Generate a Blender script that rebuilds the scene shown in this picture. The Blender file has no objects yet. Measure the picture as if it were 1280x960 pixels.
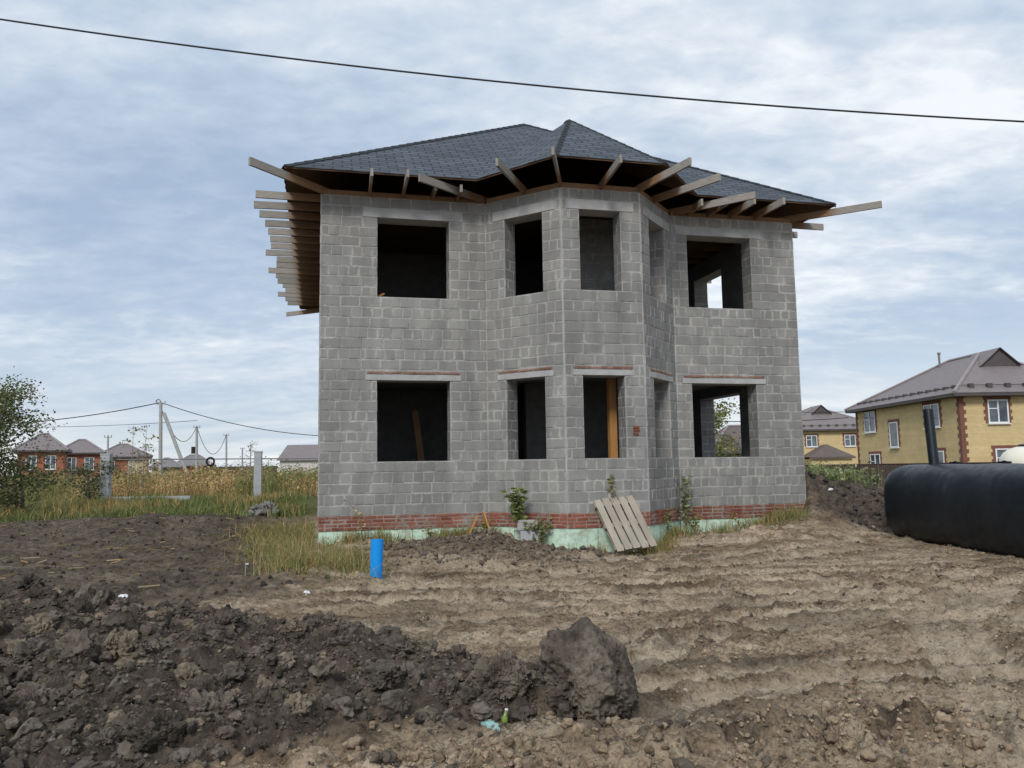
import bpy, math, random
import numpy as np
from mathutils import Vector, Matrix

random.seed(7)
RNG = np.random.default_rng(11)
SC = bpy.context.scene
COL = SC.collection
PI = math.pi
R = math.radians

# ------------------------------------------------------------------ noise
def _h(ix, iy, iz, seed):
    with np.errstate(over='ignore'):
        n = (ix.astype(np.int64) * 374761393 + iy.astype(np.int64) * 668265263 + iz.astype(np.int64) * 2147483647 + seed * 1274126177)
        n = n.astype(np.uint32)
        n = (n ^ (n >> np.uint32(13))) * np.uint32(1274126177)
        n = (n ^ (n >> np.uint32(16))) * np.uint32(2246822519)
        n = n ^ (n >> np.uint32(15))
    return n.astype(np.float64) / 4294967295.0

def vnoise2(x, y, seed=0):
    x = np.asarray(x, float); y = np.asarray(y, float)
    ix = np.floor(x); iy = np.floor(y); fx = x - ix; fy = y - iy
    z = np.zeros_like(ix)
    def g(dx, dy):
        a = _h(ix + dx, iy + dy, z, seed) * 2 * PI
        return np.cos(a) * (fx - dx) + np.sin(a) * (fy - dy)
    u = fx * fx * fx * (fx * (fx * 6 - 15) + 10); v = fy * fy * fy * (fy * (fy * 6 - 15) + 10)
    a = g(0, 0); b = g(1, 0); c = g(0, 1); d = g(1, 1)
    return 1.4 * ((a * (1 - u) + b * u) * (1 - v) + (c * (1 - u) + d * u) * v)

def fbm2(x, y, oct=4, seed=0, gain=.5):
    s = 0; a = 1.0; f = 1.0
    for o in range(oct):
        s = s + a * vnoise2(x * f + 17.3 * o, y * f - 9.1 * o, seed + o); a *= gain; f *= 2.03
    return s

def vnoise3(P, seed=0):
    x, y, z = P[:, 0], P[:, 1], P[:, 2]
    ix = np.floor(x); iy = np.floor(y); iz = np.floor(z); fx = x - ix; fy = y - iy; fz = z - iz
    def s(t): return t * t * (3 - 2 * t)
    u, v, w = s(fx), s(fy), s(fz)
    r = 0
    for dx in (0, 1):
        for dy in (0, 1):
            for dz in (0, 1):
                k = _h(ix + dx, iy + dy, iz + dz, seed) * 2 - 1
                r = r + k * (u if dx else 1 - u) * (v if dy else 1 - v) * (w if dz else 1 - w)
    return r

def fbm3(P, oct=4, seed=0, gain=.5):
    s = 0; a = 1.0; f = 1.0
    for o in range(oct):
        s = s + a * vnoise3(P * f + 5.7 * o, seed + o); a *= gain; f *= 2.1
    return s

def worley2(x, y, seed=0):
    ix = np.floor(x); iy = np.floor(y)
    f1 = np.full(x.shape, 9.0); f2 = np.full(x.shape, 9.0); idv = np.zeros(x.shape)
    z = np.zeros_like(ix)
    for dx in (-1, 0, 1):
        for dy in (-1, 0, 1):
            cx = ix + dx; cy = iy + dy
            px = cx + _h(cx, cy, z, seed); py = cy + _h(cx, cy, z, seed + 51)
            d = np.hypot(px - x, py - y)
            k = _h(cx, cy, z, seed + 97)
            closer = d < f1
            f2 = np.where(closer, f1, np.minimum(f2, d))
            idv = np.where(closer, k, idv)
            f1 = np.where(closer, d, f1)
    return f1, f2, idv

def sstep(a, b, x):
    t = np.clip((x - a) / (b - a), 0, 1)
    return t * t * (3 - 2 * t)

# ------------------------------------------------------------------ object helpers
def tag(o, label=None, cat=None, group=None, kind=None):
    if label: o['label'] = label
    if cat: o['category'] = cat
    if group: o['group'] = group
    if kind: o['kind'] = kind
    return o

def link(o, parent=None):
    COL.objects.link(o)
    if parent is not None: o.parent = parent
    return o

def empty(name, loc=(0, 0, 0), rz=0, label=None, cat=None, group=None):
    o = bpy.data.objects.new(name, None)
    o.empty_display_size = .2
    o.location = loc; o.rotation_euler = (0, 0, rz)
    link(o)
    return tag(o, label, cat, group)

def np_obj(name, V, Fs, mat, parent=None, col=None, smooth=False, face_attr=None, uv=None, loc=None, mats=None, mat_idx=None):
    """V (n,3); Fs list of (m,k) int arrays; col (n,4) point colour; face_attr (m,3); uv per loop (L,2)"""
    me = bpy.data.meshes.new(name)
    V = np.asarray(V, np.float32)
    if not isinstance(Fs, list): Fs = [Fs]
    Fs = [np.asarray(f, np.int32) for f in Fs if len(f)]
    me.vertices.add(len(V)); me.vertices.foreach_set('co', V.ravel())
    tot = np.concatenate([np.full(len(f), f.shape[1], np.int32) for f in Fs])
    loops = np.concatenate([f.ravel() for f in Fs])
    me.loops.add(len(loops)); me.loops.foreach_set('vertex_index', loops)
    me.polygons.add(len(tot))
    start = np.concatenate([[0], np.cumsum(tot)[:-1]]).astype(np.int32)
    me.polygons.foreach_set('loop_start', start)
    me.polygons.foreach_set('use_smooth', np.full(len(tot), bool(smooth)))
    if mats:
        for m in mats: me.materials.append(m)
        if mat_idx is not None: me.polygons.foreach_set('material_index', np.asarray(mat_idx, np.int32))
    else:
        me.materials.append(mat)
    if col is not None:
        a = me.color_attributes.new('Col', 'FLOAT_COLOR', 'POINT')
        a.data.foreach_set('color', np.asarray(col, np.float32).ravel())
    if face_attr is not None:
        a = me.attributes.new('blk', 'FLOAT_VECTOR', 'FACE')
        a.data.foreach_set('vector', np.asarray(face_attr, np.float32).ravel())
    if uv is not None:
        l = me.uv_layers.new(name='UVMap')
        l.data.foreach_set('uv', np.asarray(uv, np.float32).ravel())
    me.update(calc_edges=True)
    me.validate()
    o = bpy.data.objects.new(name, me)
    if loc is not None: o.location = loc
    return link(o, parent)

class MB:
    def __init__(s): s.v = []; s.f = []; s.uv = []
    def quad(s, a, b, c, d, uv=None):
        i = len(s.v); s.v += [tuple(a), tuple(b), tuple(c), tuple(d)]; s.f.append((i, i + 1, i + 2, i + 3))
        s.uv += list(uv) if uv else [(0, 0)] * 4
    def poly(s, pts, uv=None):
        i = len(s.v); s.v += [tuple(p) for p in pts]; s.f.append(tuple(range(i, i + len(pts))))
        s.uv += list(uv) if uv else [(0, 0)] * len(pts)
    def box(s, c, ax, ay, az, h):
        """centre c, axes (unit vecs), half sizes h"""
        c = Vector(c); X = Vector(ax) * h[0]; Y = Vector(ay) * h[1]; Z = Vector(az) * h[2]
        P = [c + X * sx + Y * sy + Z * sz for sz in (-1, 1) for sy in (-1, 1) for sx in (-1, 1)]
        for q in ((0, 2, 3, 1), (4, 5, 7, 6), (0, 1, 5, 4), (2, 6, 7, 3), (0, 4, 6, 2), (1, 3, 7, 5)):
            L = [P[k] for k in q]
            e1 = (L[1] - L[0]).length; e2 = (L[3] - L[0]).length
            s.quad(*L, uv=[(0, 0), (e1, 0), (e1, e2), (0, e2)])
        return s
    def abox(s, x0, x1, y0, y1, z0, z1):
        return s.box(((x0 + x1) / 2, (y0 + y1) / 2, (z0 + z1) / 2), (1, 0, 0), (0, 1, 0), (0, 0, 1), ((x1 - x0) / 2, (y1 - y0) / 2, (z1 - z0) / 2))
    def bar(s, a, b, w, h, up=(0, 0, 1)):
        a = Vector(a); b = Vector(b); d = (b - a); L = d.length; d.normalize()
        side = d.cross(Vector(up))
        if side.length < 1e-5: side = d.cross(Vector((1, 0, 0)))
        side.normalize(); u = side.cross(d)
        return s.box((a + b) / 2, d, side, u, (L / 2, w / 2, h / 2))
    def tube(s, pts, rad, n=8, cap=True):
        pts = [Vector(p) for p in pts]
        if not hasattr(rad, '__len__'): rad = [rad] * len(pts)
        rings = []; base = len(s.v)
        prev = None
        for i, p in enumerate(pts):
            d = (pts[min(i + 1, len(pts) - 1)] - pts[max(i - 1, 0)]).normalized()
            if prev is None:
                a = d.cross(Vector((0, 0, 1)))
                if a.length < 1e-3: a = d.cross(Vector((1, 0, 0)))
            else:
                a = prev - d * prev.dot(d)
            a.normalize(); prev = a; b = d.cross(a)
            for k in range(n):
                t = 2 * PI * k / n
                s.v.append(tuple(p + a * math.cos(t) * rad[i] + b * math.sin(t) * rad[i]))
        for i in range(len(pts) - 1):
            for k in range(n):
                k2 = (k + 1) % n
                s.f.append((base + i * n + k, base + i * n + k2, base + (i + 1) * n + k2, base + (i + 1) * n + k)); s.uv += [(0, 0)] * 4
        if cap:
            s.f.append(tuple(base + k for k in range(n))[::-1]); s.uv += [(0, 0)] * n
            s.f.append(tuple(base + (len(pts) - 1) * n + k for k in range(n))); s.uv += [(0, 0)] * n
        return s
    def build(s, name, mat, parent=None, smooth=False, loc=None, fix=False):
        me = bpy.data.meshes.new(name)
        me.from_pydata(s.v, [], s.f)
        me.materials.append(mat)
        l = me.uv_layers.new(name='UVMap')
        l.data.foreach_set('uv', np.array(s.uv, np.float32).ravel())
        if smooth: me.polygons.foreach_set('use_smooth', np.ones(len(me.polygons), bool))
        me.update()
        if fix:
            import bmesh
            bm = bmesh.new(); bm.from_mesh(me); bmesh.ops.recalc_face_normals(bm, faces=bm.faces); bm.to_mesh(me); bm.free()
        o = bpy.data.objects.new(name, me)
        if loc is not None: o.location = loc
        return link(o, parent)

def icosphere(sub):
    import bmesh
    bm = bmesh.new(); bmesh.ops.create_icosphere(bm, subdivisions=sub, radius=1)
    V = np.array([v.co[:] for v in bm.verts]); F = np.array([[v.index for v in f.verts] for f in bm.faces])
    bm.free(); return V, F

# ------------------------------------------------------------------ materials
class NT:
    def __init__(s, name):
        s.m = bpy.data.materials.new(name); s.m.use_nodes = True
        s.t = s.m.node_tree; s.n = s.t.nodes; s.l = s.t.links
        s.b = s.n['Principled BSDF']
    def new(s, t, **k):
        n = s.n.new(t)
        for a, b in k.items(): setattr(n, a, b)
        return n
    def put(s, node, **k):
        for a, v in k.items():
            key = int(a[1:]) if a[0] == '_' and a[1:].isdigit() else a.replace('_', ' ')
            sock = node.inputs[key]
            if isinstance(v, bpy.types.NodeSocket): s.l.new(v, sock)
            else: sock.default_value = v
        return node
    def noise(s, scale, detail=4, rough=.6, vec=None, dist=0):
        n = s.new('ShaderNodeTexNoise'); s.put(n, Scale=scale, Detail=detail, Roughness=rough, Distortion=dist)
        if vec is not None: s.l.new(vec, n.inputs['Vector'])
        return n.outputs['Fac']
    def obj(s): return s.new('ShaderNodeTexCoord').outputs['Object']
    def scaled(s, vec, sc):
        n = s.new('ShaderNodeMapping'); s.l.new(vec, n.inputs['Vector']); n.inputs['Scale'].default_value = sc
        return n.outputs[0]
    def ramp(s, fac, stops, interp='LINEAR'):
        n = s.new('ShaderNodeValToRGB'); cr = n.color_ramp; cr.interpolation = interp
        while len(cr.elements) < len(stops): cr.elements.new(.5)
        for e, (p, c) in zip(cr.elements, stops):
            e.position = p; e.color = (c, c, c, 1) if not hasattr(c, '__len__') else (*c[:3], 1)
        s.l.new(fac, n.inputs['Fac']); return n.outputs['Color']
    def mix(s, fac, a, b, mode='MIX'):
        n = s.new('ShaderNodeMix', data_type='RGBA', blend_type=mode)
        for sock, v in ((n.inputs[0], fac), (n.inputs[6], a), (n.inputs[7], b)):
            if isinstance(v, bpy.types.NodeSocket): s.l.new(v, sock)
            else: sock.default_value = v if not hasattr(v, '__len__') else (*v[:3], 1)
        return n.outputs[2]
    def math(s, op, a, b=0.0, c=None):
        n = s.new('ShaderNodeMath', operation=op)
        for i, v in enumerate((a, b) if c is None else (a, b, c)):
            if isinstance(v, bpy.types.NodeSocket): s.l.new(v, n.inputs[i])
            else: n.inputs[i].default_value = v
        return n.outputs[0]
    def bump(s, h, strength=.5, dist=.02, nrm=None):
        n = s.new('ShaderNodeBump'); s.put(n, Height=h, Strength=strength, Distance=dist)
        if nrm is not None: s.l.new(nrm, n.inputs['Normal'])
        s.l.new(n.outputs[0], s.b.inputs['Normal']); return n.outputs[0]
    def out(s, color=None, rough=.9, spec=.3):
        if color is not None: s.put(s.b, Base_Color=color if isinstance(color, bpy.types.NodeSocket) else (*color, 1))
        s.put(s.b, Roughness=rough)
        s.b.inputs['Specular IOR Level'].default_value = spec
        return s.m

def simple(name, c1, c2=None, scale=6, rough=.8, bump=.2, dist=.01, spec=.3, detail=5, stretch=None):
    n = NT(name); v = n.obj()
    if stretch: v = n.scaled(v, stretch)
    f = n.noise(scale, detail, .65, v)
    c2 = c2 or tuple(x * .7 for x in c1)
    col = n.ramp(f, [(.3, c2), (.7, c1)])
    if bump: n.bump(f, bump, dist)
    return n.out(col, rough, spec)

def vcol_mat(name, rough=.8, bump=0, scale=30, spec=.2, transl=0):
    n = NT(name)
    a = n.new('ShaderNodeVertexColor', layer_name='Col').outputs['Color']
    f = n.noise(scale, 3, .6, n.obj())
    col = n.mix(n.math('MULTIPLY', f, .5), a, (.02, .02, .015), 'MULTIPLY') if False else n.mix(.35, a, n.ramp(f, [(.3, .55), (.7, 1.0)]), 'MULTIPLY')
    n.out(col, rough, spec)
    if transl:
        tr = n.new('ShaderNodeBsdfTranslucent'); n.l.new(col, tr.inputs['Color'])
        mx = n.new('ShaderNodeMixShader'); mx.inputs[0].default_value = transl
        o = n.n['Material Output']
        n.l.new(n.b.outputs[0], mx.inputs[1]); n.l.new(tr.outputs[0], mx.inputs[2]); n.l.new(mx.outputs[0], o.inputs['Surface'])
    return n.m

def block_mat(name, lo, hi, mortar, smear=.03, noise_scale=9):
    """masonry: face attribute blk=(half width, half height, tint); uv in -1..1"""
    n = NT(name)
    uv = n.new('ShaderNodeTexCoord').outputs['UV']; pos = n.obj()
    at = n.new('ShaderNodeAttribute', attribute_name='blk').outputs['Vector']
    sa = n.new('ShaderNodeSeparateXYZ'); n.l.new(at, sa.inputs[0])
    su = n.new('ShaderNodeSeparateXYZ'); n.l.new(uv, su.inputs[0])
    du = n.math('MULTIPLY', n.math('SUBTRACT', 1.0, n.math('ABSOLUTE', su.outputs[0])), sa.outputs[0])
    dv = n.math('MULTIPLY', n.math('SUBTRACT', 1.0, n.math('ABSOLUTE', su.outputs[1])), sa.outputs[1])
    d = n.math('MINIMUM', du, dv)
    nz = n.noise(noise_scale, 4, .6, pos)
    lim = n.math('MULTIPLY', n.math('SUBTRACT', nz, .42), smear * 4)
    lim2 = n.math('MULTIPLY', n.math('SUBTRACT', n.noise(1.1, 3, .6, pos), .45), smear * 3)
    e = n.math('SUBTRACT', n.math('SUBTRACT', d, lim), lim2)
    mr = n.new('ShaderNodeMapRange', interpolation_type='SMOOTHSTEP'); n.put(mr, Value=e, From_Min=-.006, From_Max=.014)
    fine = n.noise(45, 5, .7, pos)
    big = n.noise(.55, 4, .6, pos)
    bc = n.ramp(sa.outputs[2], [(0, lo), (1, hi)])
    bc = n.mix(.55, bc, n.ramp(fine, [(.25, .45), (.75, 1.25 if False else 1.0)]), 'MULTIPLY')
    vis = n.ramp(n.noise(2.2, 4, .65, pos), [(.38, 0.0), (.62, 1.0)])
    mortar = n.mix(vis, tuple((a + b) / 2 * 1.03 for a, b in zip(lo, hi)), mortar)
    mc = n.mix(.5, mortar, n.ramp(n.noise(5, 4, .6, pos), [(.3, .55), (.7, 1.0)]), 'MULTIPLY')
    col = n.mix(mr.outputs[0], mc, bc)
    col = n.mix(.55, col, n.ramp(big, [(.36, .62), (.62, 1.0)]), 'MULTIPLY')
    # vertical run-off streaks
    st = n.noise(1.0, 3, .6, n.scaled(pos, (3.2, 3.2, .25)))
    col = n.mix(.35, col, n.ramp(st, [(.38, .55), (.6, 1.0)]), 'MULTIPLY')
    n.bump(n.math('ADD', n.math('MULTIPLY', fine, .5), n.math('MULTIPLY', mr.outputs[0], .8)), .5, .012)
    return n.out(col, .95, .15)

M = {}
M['block'] = block_mat('grey cinder block', (.295, .290, .279), (.372, .365, .350), (.505, .494, .470), smear=.018, noise_scale=13)
M['brick'] = block_mat('red clay brick', (.22, .075, .05), (.38, .14, .09), (.33, .275, .235), smear=.024, noise_scale=11)
M['brick_old'] = block_mat('dusty old brick', (.26, .13, .095), (.40, .22, .16), (.42, .38, .34), smear=.014, noise_scale=16)
M['core'] = simple('mortar core', (.43, .422, .408), (.30, .296, .288), 2.6, .95, .4, .02)
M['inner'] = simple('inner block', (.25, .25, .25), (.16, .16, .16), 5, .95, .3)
M['concrete'] = simple('cast concrete', (.42, .42, .415), (.30, .30, .295), 3.5, .9, .3)
M['slab'] = simple('floor slab', (.3, .3, .29), (.2, .2, .2), 2, .9, .2)
M['pillar'] = simple('pillar concrete', (.42, .43, .45), (.32, .33, .35), 2.5, .9, .2)

def foam():
    n = NT('mint foam board'); p = n.obj()
    c = n.ramp(n.noise(2.2, 4, .6, p), [(.3, (.46, .66, .52)), (.7, (.60, .77, .64))])
    dirt = n.ramp(n.noise(5, 6, .7, p), [(.46, 0.0), (.64, 1.0)])
    c = n.mix(n.math('MULTIPLY', dirt, .72), c, (.30, .25, .19))
    sp = n.ramp(n.noise(11, 2, .5, p), [(.66, 0.0), (.70, 1.0)])
    c = n.mix(n.math('MULTIPLY', sp, .7), c, (.10, .09, .07))
    n.bump(n.noise(20, 3, .6, p), .2, .01)
    return n.out(c, .85, .2)
M['foam'] = foam()

def shingles():
    n = NT('bitumen shingles')
    uv = n.new('ShaderNodeTexCoord').outputs['UV']
    b = n.new('ShaderNodeTexBrick', offset=.5, offset_frequency=2, squash=1)
    n.l.new(uv, b.inputs['Vector'])
    n.put(b, Color1=(.055, .070, .092, 1), Color2=(.10, .121, .15, 1), Mortar=(.022, .026, .032, 1), Scale=1.0, Mortar_Size=.02, Mortar_Smooth=.5, Bias=0.0, Brick_Width=.36, Row_Height=.155)
    g = n.noise(60, 3, .7, uv)
    c = n.mix(.5, b.outputs['Color'], n.ramp(g, [(.3, .5), (.7, 1.0)]), 'MULTIPLY')
    c = n.mix(.5, c, n.ramp(n.noise(.9, 3, .6, uv), [(.35, .7), (.65, 1.0)]), 'MULTIPLY')
    # sawtooth height along the slope: each row laps over the row below
    s = n.new('ShaderNodeSeparateXYZ'); n.l.new(uv, s.inputs[0])
    saw = n.math('SUBTRACT', 1.0, n.math('FRACT', n.math('DIVIDE', s.outputs[1], .155)))
    h = n.math('SUBTRACT', n.math('MULTIPLY', saw, .6), n.math('MULTIPLY', b.outputs['Fac'], .6))
    n.bump(h, .8, .02)
    return n.out(c, .75, .35)
M['shingle'] = shingles()

def timber(name, a, b, grey=None):
    n = NT(name); uv = n.new('ShaderNodeTexCoord').outputs['UV']; p = n.obj()
    g = n.noise(3, 5, .6, n.scaled(uv, (1.2, 22, 1)), .6)
    r = n.new('ShaderNodeObjectInfo').outputs['Random']
    c = n.ramp(g, [(.3, b), (.7, a)])
    c = n.mix(.5, c, n.ramp(r, [(0, .6), (1, 1.0)]), 'MULTIPLY')
    c = n.mix(.4, c, n.ramp(n.noise(2, 4, .6, p), [(.3, .5), (.7, 1.0)]), 'MULTIPLY')
    n.bump(g, .3, .006)
    return n.out(c, .85, .2)
M['wood'] = timber('raw board', (.40, .245, .135), (.26, .15, .08))
M['wood_grey'] = timber('weathered board', (.50, .44, .37), (.33, .285, .235))
M['wood_orange'] = timber('fresh timber', (.62, .33, .12), (.46, .22, .07))
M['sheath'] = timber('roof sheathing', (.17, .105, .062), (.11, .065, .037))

def joist_mat():
    n = NT('joist board'); uv = n.new('ShaderNodeTexCoord').outputs['UV']; p = n.obj()
    a = n.new('ShaderNodeVertexColor', layer_name='Col').outputs['Color']
    g = n.noise(3, 5, .6, n.scaled(uv, (1.5, 25, 1)), .6)
    r = n.new('ShaderNodeObjectInfo').outputs['Random']
    w = n.ramp(g, [(.3, (.24, .22, .195)), (.7, (.37, .34, .305))])
    f = n.ramp(g, [(.3, (.195, .115, .066)), (.7, (.32, .195, .115))])
    c = n.mix(a, f, w)
    c = n.mix(.55, c, n.ramp(r, [(0, .55), (1, 1.0)]), 'MULTIPLY')
    n.bump(g, .3, .006)
    return n.out(c, .85, .2)
M['joist'] = joist_mat()

# ------------------------------------------------------------------ camera
F_PX, PITCH, ROLL = 1005.563, R(5.8817), R(-.88215)
CAM_Z = 1.55
cp, sp_ = math.cos(PITCH), math.sin(PITCH)
c_, s_ = math.cos(ROLL), math.sin(ROLL)
fw = Vector((0, cp, sp_)); up0 = Vector((0, -sp_, cp)); rt0 = Vector((1, 0, 0))
rt = rt0 * c_ + up0 * s_; up = up0 * c_ - rt0 * s_
cam = bpy.data.cameras.new('camera'); cam.sensor_width = 36; cam.lens = F_PX / 1280 * 36
cam.clip_start = .05; cam.clip_end = 3000
co = link(bpy.data.objects.new('camera', cam))
co.matrix_world = Matrix(((rt.x, up.x, -fw.x, 0), (rt.y, up.y, -fw.y, 0), (rt.z, up.z, -fw.z, CAM_Z), (0, 0, 0, 1)))
SC.camera = co

def at(px, py, Y):
    """the point of the view ray through photo pixel (px,py) at forward distance Y (used to read positions off the photograph)"""
    d = fw + rt * ((px - 640) / F_PX) - up * ((py - 480) / F_PX)
    return Vector((0, 0, CAM_Z)) + d * (Y / d.y)

def on_ground(px, py, z=0.0):
    d = fw + rt * ((px - 640) / F_PX) - up * ((py - 480) / F_PX)
    s = (z - CAM_Z) / d.z
    return (d.x * s, d.y * s)

# house frame
TH = R(13.546869); HX, HY = -3.737544, 15.513744
ct, st_ = math.cos(TH), math.sin(TH)
def hw(u, v, z=0):        # house (u along the front, v out of the front) -> world
    return Vector((HX + u * ct + v * st_, HY + u * st_ - v * ct, z))
def to_house(x, y):
    dx = x - HX; dy = y - HY
    return dx * ct + dy * st_, dx * st_ - dy * ct

# ------------------------------------------------------------------ world, sun
def build_world():
    w = bpy.data.worlds.new('World'); SC.world = w; w.use_nodes = True
    t = w.node_tree; n = t.nodes; l = t.links
    for x in list(n): n.remove(x)
    def N(ty, **k):
        a = n.new(ty)
        for p, q in k.items(): setattr(a, p, q)
        return a
    out = N('ShaderNodeOutputWorld')
    sky = N('ShaderNodeTexSky', sky_type='NISHITA'); sky.sun_disc = False
    sky.sun_elevation = SUN_EL; sky.sun_rotation = SUN_ROT
    sky.air_density = 1.0; sky.dust_density = .6; sky.ozone_density = 1.5
    bg1 = N('ShaderNodeBackground'); l.new(sky.outputs[0], bg1.inputs[0]); bg1.inputs[1].default_value = .085
    tc = N('ShaderNodeTexCoord')
    sep = N('ShaderNodeSeparateXYZ'); l.new(tc.outputs['Generated'], sep.inputs[0])
    def mth(op, a, b=0.0):
        m = N('ShaderNodeMath', operation=op)
        for i, v in enumerate((a, b)):
            if isinstance(v, bpy.types.NodeSocket): l.new(v, m.inputs[i])
            else: m.inputs[i].default_value = v
        return m.outputs[0]
    zz = mth('ADD', mth('MAXIMUM', sep.outputs[2], 0.0), .20)
    cx = mth('DIVIDE', sep.outputs[0], zz); cy = mth('DIVIDE', sep.outputs[1], zz)
    comb = N('ShaderNodeCombineXYZ'); l.new(cx, comb.inputs[0]); l.new(cy, comb.inputs[1])
    def nz(scale, det, rough, loc, sc=(1, 1, 1), dist=0.0, rot=0):
        mp = N('ShaderNodeMapping'); l.new(comb.outputs[0], mp.inputs[0]); mp.inputs['Location'].default_value = loc; mp.inputs['Scale'].default_value = sc
        mp.inputs['Rotation'].default_value = (0, 0, rot)
        a = N('ShaderNodeTexNoise'); l.new(mp.outputs[0], a.inputs['Vector'])
        a.inputs['Scale'].default_value = scale; a.inputs['Detail'].default_value = det; a.inputs['Roughness'].default_value = rough; a.inputs['Distortion'].default_value = dist
        return a.outputs['Fac']
    big = nz(.95, 3, .5, (3.1, 1.7, 0), (.8, 1.2, 1), .2)
    mid = nz(3.0, 5, .55, (7.7, 2.2, 0), (.9, 1.3, 1), .35, R(20))
    puff = nz(11.0, 4, .55, (1.2, 9.4, 0), (1, 1.4, 1), .25, R(-15))
    dens = mth('ADD', mth('ADD', mth('MULTIPLY', big, 1.25), mth('MULTIPLY', mid, .62)), mth('MULTIPLY', puff, .45))
    def lobe(d, c0, c1, amt):      # a thinner or thicker stretch of cloud in one part of the sky
        v = N('ShaderNodeVectorMath', operation='DOT_PRODUCT'); l.new(tc.outputs['Generated'], v.inputs[0]); v.inputs[1].default_value = Vector(d).normalized()
        r = N('ShaderNodeMapRange', interpolation_type='SMOOTHSTEP'); l.new(v.outputs['Value'], r.inputs['Value'])
        r.inputs['From Min'].default_value = math.cos(R(c0)); r.inputs['From Max'].default_value = math.cos(R(c1)); r.inputs['To Max'].default_value = amt
        return r.outputs[0]
    for a_ in (((.52, 1, .22), 22, 3, -.15), ((-.42, 1, .22), 16, 2, -.12), ((.30, 1, .52), 24, 3, .14), ((-.45, 1, .55), 16, 2, .05)):
        dens = mth('ADD', dens, lobe(*a_))
    def ramp(fac, stops):
        r = N('ShaderNodeValToRGB'); cr = r.color_ramp
        while len(cr.elements) < len(stops): cr.elements.new(.5)
        for e, (p, c) in zip(cr.elements, stops): e.position = p; e.color = (*c, 1)
        l.new(fac, r.inputs[0]); return r.outputs[0]
    dn = mth('MULTIPLY', dens, .5)   # about .3 .. .8
    # brightness of the cloud itself: thin = blue-grey, thick = pale
    ccol = ramp(dn, [(.40, CL[0]), (.52, CL[1]), (.60, CL[2]), (.70, CL[3])])
    lowc = nz(1.6, 4, .55, (4.4, 0.3, 0), (.35, 1.0, 1), .2)
    bg2 = N('ShaderNodeBackground'); bg2.inputs[1].default_value = CLOUD_STR
    # paler, milkier band low over the horizon
    hz = ramp(sep.outputs[2], [(0.0, (1, 1, 1)), (.16, (0, 0, 0))])
    lowcol = ramp(lowc, [(.40, CLH[0]), (.60, CLH[1])])
    mx = N('ShaderNodeMix', data_type='RGBA'); l.new(hz, mx.inputs[0]); l.new(ccol, mx.inputs[6]); l.new(lowcol, mx.inputs[7])
    l.new(mx.outputs[2], bg2.inputs[0])
    fac = ramp(dn, [(.36, (.72,) * 3), (.52, (.97,) * 3)])
    ms = N('ShaderNodeMixShader'); l.new(fac, ms.inputs[0]); l.new(bg1.outputs[0], ms.inputs[1]); l.new(bg2.outputs[0], ms.inputs[2])
    l.new(ms.outputs[0], out.inputs[0])

SUN_EL = R(40); SUN_AZ = R(197)     # azimuth of the sun measured clockwise from +Y
SUN_ROT = SUN_AZ
CLOUD_STR = 1.0
CL = [(.285, .352, .45), (.34, .408, .50), (.43, .483, .548), (.59, .62, .65)]
CLH = [(.37, .43, .495), (.62, .635, .63)]
build_world()
sl = bpy.data.lights.new('sun', 'SUN'); sl.energy = 1.5; sl.angle = R(16); sl.color = (1, .965, .91)
so = link(bpy.data.objects.new('sun', sl))
sd = Vector((math.sin(SUN_AZ) * math.cos(SUN_EL), math.cos(SUN_AZ) * math.cos(SUN_EL), math.sin(SUN_EL)))
so.rotation_euler = sd.to_track_quat('Z', 'Y').to_euler()
so.location = sd * 60
vs = SC.view_settings
vs.view_transform = 'Standard'; vs.look = 'None'; vs.exposure = .64; vs.gamma = 1; vs.use_curve_mapping = False
SC.cycles.max_bounces = 6; SC.cycles.diffuse_bounces = 3; SC.cycles.transparent_max_bounces = 6
SC.cycles.use_denoising = True
SC.cycles.sample_clamp_indirect = 4

# ------------------------------------------------------------------ terrain
def crest(x):     # the foreground heap of black soil: crest line y and height
    yc = np.interp(x, [-14, -7, -3.6, -2.3, -1.0, -.3, .4], [8.4, 7.6, 6.75, 6.65, 6.1, 5.75, 5.4])
    hh = np.interp(x, [-14, -7, -3.6, -2.3, -1.0, -.3, .25], [.62, .60, .49, .36, .25, .11, 0.0])
    return yc, hh

def seg_d(x, y, pts):
    """distance to a polyline, with arc length and side"""
    best = np.full(np.shape(x), 1e9); arc = np.zeros(np.shape(x)); sd_ = np.zeros(np.shape(x)); L0 = 0
    for (ax, ay), (bx, by) in zip(pts[:-1], pts[1:]):
        dx, dy = bx - ax, by - ay; L = math.hypot(dx, dy)
        t = np.clip(((x - ax) * dx + (y - ay) * dy) / (L * L), 0, 1)
        qx = x - ax - t * dx; qy = y - ay - t * dy
        d = np.hypot(qx, qy); s = np.sign(qx * dy - qy * dx) * d
        m = d < best
        best = np.where(m, d, best); arc = np.where(m, L0 + t * L, arc); sd_ = np.where(m, s, sd_); L0 += L
    return best, arc, sd_

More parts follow.
